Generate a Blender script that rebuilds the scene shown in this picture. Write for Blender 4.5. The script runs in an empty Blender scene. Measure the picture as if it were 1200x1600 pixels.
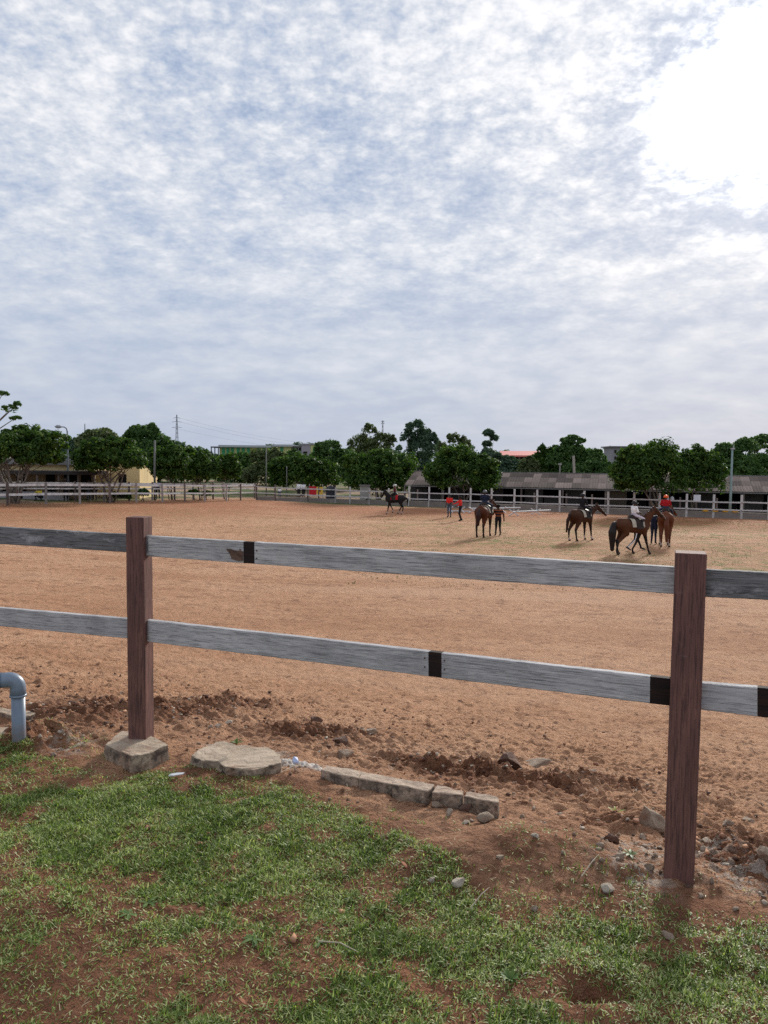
import bpy, bmesh, math, random
import numpy as np
from mathutils import Vector, Matrix, Quaternion
R = math.radians
rng = np.random.default_rng(7)
random.seed(7)
scene = bpy.context.scene
COL = scene.collection

# ------------------------------------------------------------------ camera
CAMZ = 1.5
PITCH, ROLL = R(-3.86), R(0.6)
cp, sp = math.cos(PITCH), math.sin(PITCH)
Fv = Vector((0, cp, sp)); R0 = Vector((1, 0, 0)); U0 = Vector((0, -sp, cp))
Rv = R0 * math.cos(ROLL) + U0 * math.sin(ROLL)
Uv = U0 * math.cos(ROLL) - R0 * math.sin(ROLL)
cam_data = bpy.data.cameras.new('camera')
cam = bpy.data.objects.new('camera', cam_data); COL.objects.link(cam)
cam_data.sensor_fit = 'HORIZONTAL'; cam_data.sensor_width = 36; cam_data.lens = 36
cam_data.clip_start = 0.05; cam_data.clip_end = 6000
M3 = Matrix((Rv, Uv, -Fv)).transposed()
cam.matrix_world = Matrix.Translation((0, 0, CAMZ)) @ M3.to_4x4()
scene.camera = cam

# ------------------------------------------------------------------ sky, sun, exposure
SUN_AZ, SUN_EL = R(25.0), R(22.0)          # azimuth clockwise from +Y
sun_dir = Vector((math.sin(SUN_AZ) * math.cos(SUN_EL), math.cos(SUN_AZ) * math.cos(SUN_EL), math.sin(SUN_EL)))
world = bpy.data.worlds.new("World"); scene.world = world; world.use_nodes = True
wt = world.node_tree; wt.nodes.clear()
def WN(t, **k):
    n = wt.nodes.new(t)
    for a, b in k.items(): setattr(n, a, b)
    return n
def wl(a, b): wt.links.new(a, b)
def wmath(op, a, b=None, c=None):
    n = WN('ShaderNodeMath', operation=op)
    for i, v in enumerate((a, b, c)):
        if v is None: continue
        if isinstance(v, (int, float)): n.inputs[i].default_value = v
        else: wl(v, n.inputs[i])
    return n.outputs[0]
sky = WN('ShaderNodeTexSky', sky_type='NISHITA'); sky.sun_disc = False
sky.sun_elevation = SUN_EL; sky.sun_rotation = SUN_AZ; sky.air_density = 1.2; sky.dust_density = 2.0
bg_sky = WN('ShaderNodeBackground'); wl(sky.outputs[0], bg_sky.inputs[0]); bg_sky.inputs[1].default_value = 0.10
tc = WN('ShaderNodeTexCoord'); sepd = WN('ShaderNodeSeparateXYZ'); wl(tc.outputs['Generated'], sepd.inputs[0])
dz = wmath('MAXIMUM', sepd.outputs[2], 0.0)
zc = wmath('ADD', dz, 0.25)
px_ = wmath('DIVIDE', sepd.outputs[0], zc); py_ = wmath('DIVIDE', sepd.outputs[1], zc)
comb = WN('ShaderNodeCombineXYZ'); wl(px_, comb.inputs[0]); wl(py_, comb.inputs[1])
def wnoise(scale, detail, rough, dist=0.0, off=(0, 0, 0)):
    mp = WN('ShaderNodeMapping'); wl(comb.outputs[0], mp.inputs[0]); mp.inputs['Location'].default_value = off
    n = WN('ShaderNodeTexNoise'); wl(mp.outputs[0], n.inputs['Vector'])
    n.inputs['Scale'].default_value = scale; n.inputs['Detail'].default_value = detail
    n.inputs['Roughness'].default_value = rough; n.inputs['Distortion'].default_value = dist
    return n.outputs['Fac']
def wmap(v, a, b, c, d):
    n = WN('ShaderNodeMapRange'); n.clamp = True; wl(v, n.inputs[0])
    for i, q in enumerate((a, b, c, d)): n.inputs[i + 1].default_value = q
    return n.outputs[0]
big = wnoise(2.2, 3, .5, .2, (3.1, 1.7, 0)); mid = wnoise(8.0, 3, .5, 0, (7, 2, 0)); cells = wnoise(31, 2, .5, .2, (1, 5, 0))
fine = wnoise(72, 3, .6, .1, (2, 9, 0))
# rounded puffs of a mackerel sky
vo = WN('ShaderNodeTexVoronoi', feature='SMOOTH_F1'); wmp = WN('ShaderNodeMixRGB', blend_type='LINEAR_LIGHT'); wmp.inputs[0].default_value = .035
nzv = WN('ShaderNodeTexNoise'); wl(comb.outputs[0], nzv.inputs['Vector']); nzv.inputs['Scale'].default_value = 14; nzv.inputs['Detail'].default_value = 3
wl(comb.outputs[0], wmp.inputs[1]); wl(nzv.outputs['Color'], wmp.inputs[2]); wl(wmp.outputs[0], vo.inputs['Vector']); vo.inputs['Scale'].default_value = 23; vo.inputs['Smoothness'].default_value = .6
puff = wmap(vo.outputs['Distance'], .05, .62, 1.0, 0.0)
# small cells matter high up, smooth away to streaks near the horizon
cellamp = wmap(dz, 0.10, 0.42, 0.10, 1.0)
e = wmath('MULTIPLY', wmath('ADD', wmath('MULTIPLY', wmath('SUBTRACT', puff, .55), .42), wmath('MULTIPLY', wmath('SUBTRACT', cells, .5), .55)), cellamp)
e2 = wmath('MULTIPLY', wmath('SUBTRACT', mid, .5), .95)
e3 = wmath('MULTIPLY', wmath('SUBTRACT', big, .5), 1.15)
e4 = wmath('MULTIPLY', wmath('SUBTRACT', fine, .5), wmath('MULTIPLY', cellamp, .85))
hgt = wmap(dz, 0.14, 0.50, -0.10, 0.10)
nrm = WN('ShaderNodeVectorMath', operation='NORMALIZE'); wl(tc.outputs['Generated'], nrm.inputs[0])
dt = WN('ShaderNodeVectorMath', operation='DOT_PRODUCT'); wl(nrm.outputs[0], dt.inputs[0]); dt.inputs[1].default_value = sun_dir
dsun = wmath('MAXIMUM', dt.outputs['Value'], 0.0)
g_wide = wmath('POWER', dsun, 9.0); g_mid = wmath('POWER', dsun, 45.0); g_hot = wmath('POWER', dsun, 330.0)
thick = wmath('ADD', wmath('ADD', wmath('ADD', e, e2), wmath('ADD', e3, e4)), wmath('ADD', wmath('ADD', hgt, 0.56), wmath('MULTIPLY', g_hot, .55)))
ramp = WN('ShaderNodeValToRGB'); wl(thick, ramp.inputs[0]); cr = ramp.color_ramp
cr.elements[0].position = 0.05; cr.elements[0].color = (.40, .49, .67, 1)
cr.elements[1].position = 1.0; cr.elements[1].color = (1.0, 1.0, 1.03, 1)
for p_, c_ in ((.30, (.545, .62, .765, 1)), (.55, (.715, .76, .845, 1)), (.76, (.86, .88, .935, 1))):
    k_ = cr.elements.new(p_); k_.color = c_
# haze band above the horizon
hz = WN('ShaderNodeMixRGB'); wl(wmap(dz, 0.02, 0.24, 0.88, 0.0), hz.inputs[0]); wl(ramp.outputs[0], hz.inputs[1]); hz.inputs[2].default_value = (.50, .57, .71, 1)
glow = wmath('ADD', wmath('ADD', wmath('MULTIPLY', g_wide, .05), wmath('MULTIPLY', g_mid, .06)), wmath('MULTIPLY', g_hot, 2.4))
glow = wmath('MULTIPLY', glow, wmap(thick, .35, .8, .15, 1.2))
gain = wmath('ADD', wmath('MULTIPLY', glow, 1.0), 1.0)
vm = WN('ShaderNodeVectorMath', operation='SCALE'); wl(hz.outputs[0], vm.inputs[0]); wl(gain, vm.inputs['Scale'])
bg_cl = WN('ShaderNodeBackground'); wl(vm.outputs[0], bg_cl.inputs[0]); bg_cl.inputs[1].default_value = 0.715
mixw = WN('ShaderNodeMixShader'); mixw.inputs[0].default_value = 0.97
wl(bg_sky.outputs[0], mixw.inputs[1]); wl(bg_cl.outputs[0], mixw.inputs[2])
wo = WN('ShaderNodeOutputWorld'); wl(mixw.outputs[0], wo.inputs[0])

sl = bpy.data.lights.new('sun', 'SUN'); sl.energy = 3.3; sl.angle = R(9.0); sl.color = (1.0, .95, .86)
so = bpy.data.objects.new('sun', sl); COL.objects.link(so)
so.rotation_euler = (-sun_dir).to_track_quat('-Z', 'Y').to_euler()
so.location = (10, 20, 30)
scene.view_settings.view_transform = 'Standard'; scene.view_settings.look = 'None'
scene.view_settings.exposure = 0.42; scene.view_settings.gamma = 1.0
scene.view_settings.use_curve_mapping = False
scene.cycles.max_bounces = 6; scene.cycles.transparent_max_bounces = 6
scene.cycles.use_denoising = False; scene.cycles.sample_clamp_indirect = 2.0; scene.cycles.sample_clamp_direct = 12.0

# ------------------------------------------------------------------ pixel helpers and ground shape
def ray(px, py): return Fv + Rv * ((px - 600) / 1200) + Uv * ((800 - py) / 1200)
def at(px, py, Y):
    r = ray(px, py); return Vector((0, 0, CAMZ)) + r * (Y / r.y)
def atz(px, py, z):
    r = ray(px, py); return Vector((0, 0, CAMZ)) + r * ((z - CAMZ) / r.z)
PR = atz(1058, 1375, 0.0); PL = atz(210, 1172, 0.0)
FD = Vector((PR.x - PL.x, PR.y - PL.y, 0)).normalized()      # fence direction, left to right
NA = Vector((-FD.y, FD.x, 0)).normalized()                     # away from the camera
def on_fence(px, py):
    r = ray(px, py); o = Vector((0, 0, CAMZ))
    t = (PL - o).dot(NA) / r.dot(NA); return o + r * t
def hash2(ix, iy, seed):
    h = (ix.astype(np.int64) * 374761393 + iy.astype(np.int64) * 668265263 + seed * 1442695041) & 0xffffffff
    h = ((h ^ (h >> 13)) * 1274126177) & 0xffffffff
    h = ((h ^ (h >> 16)) * 2246822519) & 0xffffffff
    return ((h ^ (h >> 15)) & 0xffffff) / float(0xffffff)
def vnoise(x, y, seed=0):
    ix, iy = np.floor(x), np.floor(y); fx, fy = x - ix, y - iy
    fx = fx * fx * (3 - 2 * fx); fy = fy * fy * (3 - 2 * fy)
    a, b = hash2(ix, iy, seed), hash2(ix + 1, iy, seed); c, d = hash2(ix, iy + 1, seed), hash2(ix + 1, iy + 1, seed)
    return (a * (1 - fx) + b * fx) * (1 - fy) + (c * (1 - fx) + d * fx) * fy
def fbm(x, y, s, oct=4, seed=0):
    v = 0; a = .5; t = 0
    for o in range(oct):
        v = v + a * vnoise(x * s + 17.3 * o, y * s - 9.1 * o, seed + o); t += a; a *= .5; s *= 2.03
    return v / t
def sstep(a, b, v):
    t = np.clip((v - a) / (b - a), 0, 1); return t * t * (3 - 2 * t)
def sdist(x, y): return (x - PL.x) * NA.x + (y - PL.y) * NA.y
def base_h(x, y):
    x = np.asarray(x, float); y = np.asarray(y, float)
    s = np.maximum(sdist(x, y) - .1, 0)
    h = -2.65 * (1 - np.exp(-s / 10.0))
    q = -x - 7
    sp = np.where(q < 20, np.log1p(np.exp(np.clip(q, -30, 20))), q)
    h = h + 1.35 * (1 - np.exp(-.056 * sp)) * sstep(8, 30, y) * (1 - .6 * sstep(150, 500, y))
    return h
def blob(x, y, c, r, st=1.0):
    return st * np.exp(-(((x - c[0]) ** 2 + (y - c[1]) ** 2) / (r * r)))
def gp(px, py):
    """point of the ground seen at a photo pixel"""
    r = ray(px, py); t = 1.0; prev = t
    ts = np.geomspace(1.0, 3000, 4000); X = r.x * ts; Y = r.y * ts; Z = CAMZ + r.z * ts
    k = np.argmax(Z < base_h(X, Y)); t = ts[max(k, 0)]
    lo, hi = ts[max(k - 1, 0)], t
    for _ in range(30):
        m = (lo + hi) / 2
        if CAMZ + r.z * m < float(base_h(r.x * m, r.y * m)): hi = m
        else: lo = m
    return Vector((r.x * hi, r.y * hi, float(base_h(r.x * hi, r.y * hi))))

# churned soil patches (ground points), taken where they lie along the fence foot
CH = [(gp(p, q), r) for p, q, r in ((120, 1120, .30), (190, 1110, .3), (260, 1115, .32), (330, 1110, .30), (390, 1105, .26), (470, 1150, .26), (540, 1150, .2),
      (680, 1205, .17), (740, 1215, .2), (800, 1225, .2), (870, 1230, .2), (930, 1225, .16), (985, 1235, .12), (960, 1290, .14), (1150, 1330, .2), (1190, 1360, .2), (60, 1150, .2), (700, 1245, .14), (620, 1190, .12))]
FOOT = gp(200, 1190); SLABP = gp(360, 1190); MOUND = gp(820, 1350); HOLE = gp(925, 1548)
GB = [(-400, 1100), (-50, 1150), (60, 1162), (120, 1188), (150, 1206), (240, 1200), (300, 1198), (400, 1206), (520, 1244), (600, 1274), (690, 1335), (740, 1385), (850, 1420), (950, 1395), (985, 1365), (1050, 1395), (1200, 1425), (1500, 1520)]
GBw = [gp(a, b) for a, b in GB]; GBx = np.array([g.x for g in GBw]); GBy = np.array([g.y for g in GBw])
def grass_edge(x): return np.interp(x, GBx, GBy)
def churn(x, y):
    m = np.zeros_like(x, dtype=float)
    for c, r in CH: m = np.maximum(m, blob(x, y, c, r))
    return m
def detail(x, y):
    s = sdist(x, y); far = 1 / (1 + np.maximum(s, 0) * .12)
    m = churn(x, y)
    cl = fbm(x, y, 9, 4, 3); rg = 1 - np.abs(2 * fbm(x, y, 16, 3, 11) - 1)
    h = m * ((cl - .42) * .21 + (rg - .6) * .09 + .01)
    band = sstep(-.25, .05, s) * (1 - sstep(.4, 2.2, s))
    h = h + band * (fbm(x, y, 11, 4, 21) - .5) * .055
    sand = sstep(.3, 1.0, s)
    hoof = fbm(x, y, 13, 3, 31)
    h = h + sand * far * ((hoof - .5) * .072 + (np.abs(fbm(x, y, 24, 2, 36) - .5)) * .07 + (fbm(x, y, 2.1, 3, 41) - .5) * .05 + (fbm(x, y, 40, 2, 44) - .5) * .010)
    near = 1 - sstep(-.25, .05, s)
    h = h + near * ((fbm(x, y, 6, 3, 51) - .5) * .035 + (fbm(x, y, 32, 2, 55) - .5) * .012)
    h = h + .095 * np.exp(-((x - MOUND.x) ** 2 / .11 + (y - MOUND.y - .04) ** 2 / .04)) * (1 + .3 * (fbm(x, y, 12, 3, 66) - .5))
    h = h - .07 * np.exp(-((x - HOLE.x) ** 2 / .006 + (y - HOLE.y) ** 2 / .0022))
    h = h + .02 * np.exp(-((x - HOLE.x) ** 2 / .010 + (y - HOLE.y + .07) ** 2 / .0016))
    h = h - .025 * np.exp(-((x - FOOT.x) ** 2 + (y - FOOT.y) ** 2) / .075) - .012 * np.exp(-((x - SLABP.x) ** 2 + (y - SLABP.y) ** 2) / .05)
    return h * (np.abs(s) < 40)
def gz(x, y):
    a, b = np.array([float(x)]), np.array([float(y)]); return float((base_h(a, b) + detail(a, b))[0])
# ------------------------------------------------------------------ object helpers
def mesh(name, verts, faces, mats=(), smooth=False, mi=None):
    me = bpy.data.meshes.new(name); me.from_pydata([tuple(v) for v in verts], [], [tuple(f) for f in faces]); me.update()
    for m in (mats if isinstance(mats, (list, tuple)) else [mats]): me.materials.append(m)
    if smooth: me.polygons.foreach_set('use_smooth', [True] * len(me.polygons))
    if mi is not None: me.polygons.foreach_set('material_index', mi)
    return me
def link(name, me, parent=None, loc=None, rz=None):
    o = bpy.data.objects.new(name, me); COL.objects.link(o)
    if parent is not None: o.parent = parent
    if loc is not None: o.location = loc
    if rz is not None: o.rotation_euler = (0, 0, rz)
    return o
def tag(o, label=None, cat=None, group=None, kind=None):
    if label: o['label'] = label
    if cat: o['category'] = cat
    if group: o['group'] = group
    if kind: o['kind'] = kind
    return o
def thing(name, label, cat, loc=(0, 0, 0), rz=0, group=None):
    o = bpy.data.objects.new(name, None); COL.objects.link(o); o.empty_display_size = .2
    o.location = loc; o.rotation_euler = (0, 0, rz); return tag(o, label, cat, group)
class MB:
    """collects shapes for one mesh"""
    def __init__(s): s.v = []; s.f = []; s.m = []
    def add(s, v, f, m=0):
        b = len(s.v); s.v += [tuple(p) for p in v]; s.f += [tuple(i + b for i in q) for q in f]; s.m += [m] * len(f); return s
    def box(s, c, d, rz=0, m=0, rot=None):
        cx, cy, cz = c; hx, hy, hz_ = d[0] / 2, d[1] / 2, d[2] / 2
        pts = [Vector((a * hx, b * hy, e * hz_)) for e in (-1, 1) for a, b in ((-1, -1), (1, -1), (1, 1), (-1, 1))]
        q = Matrix.Rotation(rz, 3, 'Z') if rot is None else rot
        pts = [q @ p + Vector(c) for p in pts]
        return s.add(pts, [(3, 2, 1, 0), (4, 5, 6, 7), (0, 1, 5, 4), (1, 2, 6, 5), (2, 3, 7, 6), (3, 0, 4, 7)], m)
    def tube(s, pts, rad, n=8, m=0, cap=True):
        pts = [Vector(p) for p in pts]; rad = rad if isinstance(rad, (list, tuple)) else [rad] * len(pts)
        V = []; up = None
        for i, p in enumerate(pts):
            t = (pts[min(i + 1, len(pts) - 1)] - pts[max(i - 1, 0)]).normalized()
            if up is None: up = Vector((0, 0, 1)) if abs(t.z) < .9 else Vector((1, 0, 0))
            a = t.cross(up).normalized(); b = a.cross(t).normalized(); up = b
            for k in range(n):
                w = 2 * math.pi * k / n; V.append(p + (a * math.cos(w) + b * math.sin(w)) * rad[i])
        F = [(i * n + k, i * n + (k + 1) % n, (i + 1) * n + (k + 1) % n, (i + 1) * n + k) for i in range(len(pts) - 1) for k in range(n)]
        if cap: F += [tuple(range(n - 1, -1, -1)), tuple(range((len(pts) - 1) * n, len(pts) * n))]
        return s.add(V, F, m)
    def hexa(s, bot, top, m=0):
        return s.add(list(bot) + list(top), [(3, 2, 1, 0), (4, 5, 6, 7), (0, 1, 5, 4), (1, 2, 6, 5), (2, 3, 7, 6), (3, 0, 4, 7)], m)
    def build(s, name, mats, parent=None, smooth=False, loc=None, rz=None, bevel=0):
        me = mesh(name, s.v, s.f, mats, smooth, s.m)
        bm = bmesh.new(); bm.from_mesh(me); bmesh.ops.recalc_face_normals(bm, faces=bm.faces)
        if bevel: bmesh.ops.bevel(bm, geom=[e for e in bm.edges if e.is_manifold and e.calc_face_angle(0) > .6], offset=bevel, segments=2, affect='EDGES', profile=.5)
        bm.to_mesh(me); bm.free()
        return link(name, me, parent, loc, rz)

# ------------------------------------------------------------------ materials
def newmat(name):
    m = bpy.data.materials.new(name); m.use_nodes = True; nt = m.node_tree
    return m, nt, nt.nodes['Principled BSDF']
class NT:
    def __init__(s, nt): s.nt = nt
    def n(s, t, **k):
        q = s.nt.nodes.new(t)
        for a, b in k.items(): setattr(q, a, b)
        return q
    def l(s, a, b): s.nt.links.new(a, b)
    def co(s, kind='Object'): return s.n('ShaderNodeTexCoord').outputs[kind]
    def pos(s): return s.n('ShaderNodeNewGeometry').outputs['Position']
    def mapv(s, v, scale=(1, 1, 1), loc=(0, 0, 0), rot=(0, 0, 0)):
        m = s.n('ShaderNodeMapping'); s.l(v, m.inputs[0]); m.inputs['Scale'].default_value = scale; m.inputs['Location'].default_value = loc; m.inputs['Rotation'].default_value = rot; return m.outputs[0]
    def noise(s, v, scale, detail=3, rough=.55, dist=0):
        q = s.n('ShaderNodeTexNoise'); s.l(v, q.inputs['Vector']); q.inputs['Scale'].default_value = scale; q.inputs['Detail'].default_value = detail
        q.inputs['Roughness'].default_value = rough; q.inputs['Distortion'].default_value = dist; return q.outputs['Fac']
    def mr(s, v, a, b, c=0, d=1):
        q = s.n('ShaderNodeMapRange'); s.l(v, q.inputs[0])
        for i, x in enumerate((a, b, c, d)): q.inputs[i + 1].default_value = x
        return q.outputs[0]
    def mix(s, f, a, b, bt='MIX'):
        q = s.n('ShaderNodeMixRGB', blend_type=bt)
        for i, x in enumerate((f, a, b)):
            if isinstance(x, (int, float)): q.inputs[i].default_value = x if i == 0 else (x, x, x, 1)
            elif isinstance(x, (tuple, list)): q.inputs[i].default_value = (*x[:3], 1)
            else: s.l(x, q.inputs[i])
        return q.outputs[0]
    def m(s, op, a, b=None):
        q = s.n('ShaderNodeMath', operation=op)
        for i, x in enumerate((a, b)):
            if x is None: continue
            if isinstance(x, (int, float)): q.inputs[i].default_value = x
            else: s.l(x, q.inputs[i])
        return q.outputs[0]
    def bump(s, h, strength, dist, bsdf, prev=None):
        q = s.n('ShaderNodeBump'); s.l(h, q.inputs['Height']); q.inputs['Strength'].default_value = strength; q.inputs['Distance'].default_value = dist
        if prev is not None: s.l(prev, q.inputs['Normal'])
        s.l(q.outputs[0], bsdf.inputs['Normal']); return q.outputs[0]
_simple = {}
def simple(name, c, rough=.75, var=.25, scale=6, bump=0, metal=0, objrand=0.0, grime=None):
    if name in _simple: return _simple[name]
    m, nt, b = newmat(name); t = NT(nt)
    co = t.co(); f = t.noise(co, scale, 5, .6)
    c2 = tuple(x * (1 - var) for x in c); c3 = tuple(min(1, x * (1 + var * .6)) for x in c)
    col = t.mix(t.mr(f, .3, .7), c2, c3)
    if grime: col = t.mix(t.mr(t.noise(t.mapv(co, (1, 1, .3)), scale * .6, 5, .7), .5, .72), col, grime)
    if objrand:
        oi = t.n('ShaderNodeObjectInfo').outputs['Random']
        col = t.mix(1.0, col, t.mr(oi, 0, 1, 1 - objrand, 1 + objrand), 'MULTIPLY')
    t.l(col, b.inputs['Base Color']); b.inputs['Roughness'].default_value = rough; b.inputs['Metallic'].default_value = metal; b.inputs['Specular IOR Level'].default_value = .22
    if bump: t.bump(t.noise(co, scale * 4, 4, .6), .6, bump, b)
    _simple[name] = m; return m

def wood(name, c1, c2, c3, grain=(1.2, 34, 34), bump=.004, wear=None, wearth=(.56, .66), rough=.85):
    m, nt, b = newmat(name); t = NT(nt); co = t.co()
    oi = t.n('ShaderNodeObjectInfo').outputs['Random']
    off = t.n('ShaderNodeCombineXYZ'); t.l(t.m('MULTIPLY', oi, 40), off.inputs[0]); t.l(t.m('MULTIPLY', oi, 17), off.inputs[1])
    va = t.n('ShaderNodeVectorMath', operation='ADD'); t.l(co, va.inputs[0]); t.l(off.outputs[0], va.inputs[1]); v = va.outputs[0]
    g = t.noise(t.mapv(v, grain), 1.0, 6, .68, .25); g2 = t.noise(t.mapv(v, tuple(x * 3.4 for x in grain)), 1, 4, .7)
    blot = t.noise(v, 3.2, 4, .6, .3)
    col = t.mix(t.mr(g, .34, .66), c1, c2); col = t.mix(t.mr(g2, .50, .60, 0, .85), col, c3); sp_ = t.noise(t.mapv(v, tuple(x * 1.7 + 8 for x in grain)), 1, 5, .8); col = t.mix(t.mr(sp_, .57, .66, 0, .6), col, c3); col = t.mix(t.mr(sp_, .34, .42, .5, 0), col, tuple(min(1, x * 1.45) for x in c1))
    col = t.mix(t.mr(blot, .35, .7, 0, .38), col, c3)
    crack = t.noise(t.mapv(v, (grain[0] * .7, grain[1] * 1.1, grain[2] * 1.1)), 1, 3, .5)
    ck = t.m('MULTIPLY', t.mr(t.m('ABSOLUTE', t.m('SUBTRACT', crack, .5)), 0, .007, 1, 0), t.mr(blot, .45, .6))
    col = t.mix(t.m('MULTIPLY', ck, .65), col, (.02, .018, .018))
    if wear: col = t.mix(t.m('MULTIPLY', t.mr(t.noise(t.mapv(v, (5, 14, 14)), 1, 6, .75), *wearth), .9), col, wear)
    t.l(col, b.inputs['Base Color']); b.inputs['Roughness'].default_value = rough; b.inputs['Specular IOR Level'].default_value = .2
    hsum = t.m('SUBTRACT', t.m('ADD', g, t.m('MULTIPLY', g2, .5)), t.m('MULTIPLY', ck, .6))
    t.bump(hsum, .8, bump, b)
    return m
def concrete(name, c, c2, scale=8, bump=.01):
    m, nt, b = newmat(name); t = NT(nt); co = t.pos()
    col = t.mix(t.mr(t.noise(co, scale, 6, .65), .35, .65), c, c2)
    col = t.mix(t.mr(t.noise(co, scale * 9, 3, .6), .58, .7, 0, .6), col, tuple(x * .35 for x in c))
    col = t.mix(t.mr(t.noise(co, scale * .8, 5, .7, .4), .52, .64, 0, .6), col, (.26, .13, .075))
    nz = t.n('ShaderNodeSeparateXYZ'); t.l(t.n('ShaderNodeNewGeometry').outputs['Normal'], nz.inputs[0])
    side_dark = t.m('MULTIPLY', t.mr(nz.outputs[2], .1, .6, 1, 0), t.mr(t.noise(co, scale * 2.2, 5, .7), .4, .62, 0, .85))  # blotchy darkening on faces that do not point up
    col = t.mix(side_dark, col, (.045, .035, .028))
    t.l(col, b.inputs['Base Color']); b.inputs['Roughness'].default_value = .92
    t.bump(t.m('ADD', t.noise(co, scale * 5, 5, .65), t.m('MULTIPLY', t.noise(co, scale * 22, 2, .5), .3)), .9, bump, b)
    return m
M = {}
M['post'] = wood('post_wood', (.225, .108, .088), (.145, .072, .060), (.070, .040, .036), (44, 44, 1.6), .002, wear=(.22, .16, .145), wearth=(.62, .78), rough=.8)
M['rail'] = wood('weathered_rail', (.60, .57, .55), (.42, .405, .40), (.17, .165, .165), (2.2, 46, 70), .002, wear=(.42, .43, .46), wearth=(.62, .74))
M['rail_dark'] = wood('dark_rail', (.25, .24, .24), (.165, .16, .16), (.05, .05, .052), (2.2, 46, 70), .002, wear=(.46, .45, .45), wearth=(.54, .70))
M['rail_low'] = wood('blue_grey_rail', (.60, .575, .57), (.43, .415, .42), (.18, .175, .18), (2.2, 46, 70), .002, wear=(.45, .47, .52), wearth=(.62, .74))
M['band'] = wood('black_band', (.022, .014, .013), (.014, .010, .010), (.035, .018, .014), (1.6, 30, 30), .002)
M['bare'] = wood('bare_wood', (.20, .12, .085), (.12, .07, .05), (.07, .04, .03), (3, 30, 30), .003)
M['concrete'] = concrete('old_concrete', (.47, .37, .275), (.32, .245, .175))
M['kerb'] = concrete('kerb_concrete', (.52, .40, .30), (.37, .275, .205), 10)
M['lime'] = concrete('lime_crust', (.62, .58, .54), (.42, .36, .31), 14, .012)
def stone_mat(name, c, c2):
    m, nt, b = newmat(name); t = NT(nt); co = t.pos()
    col = t.mix(t.mr(t.noise(co, 18, 5, .65), .35, .65), c, c2); col = t.mix(t.mr(t.noise(co, 9, 4, .7), .52, .68, 0, .7), col, (.24, .12, .07))
    t.l(col, b.inputs['Base Color']); b.inputs['Roughness'].default_value = .9; t.bump(t.noise(co, 60, 6, .75), 1.0, .014, b); return m
M['stone'] = stone_mat('grey_stone', (.37, .28, .205), (.22, .155, .11))
M['stone_pale'] = stone_mat('pale_stone', (.56, .49, .40), (.38, .31, .24))
M['stone_red'] = stone_mat('red_stone', (.15, .075, .05), (.08, .045, .032))

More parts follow.
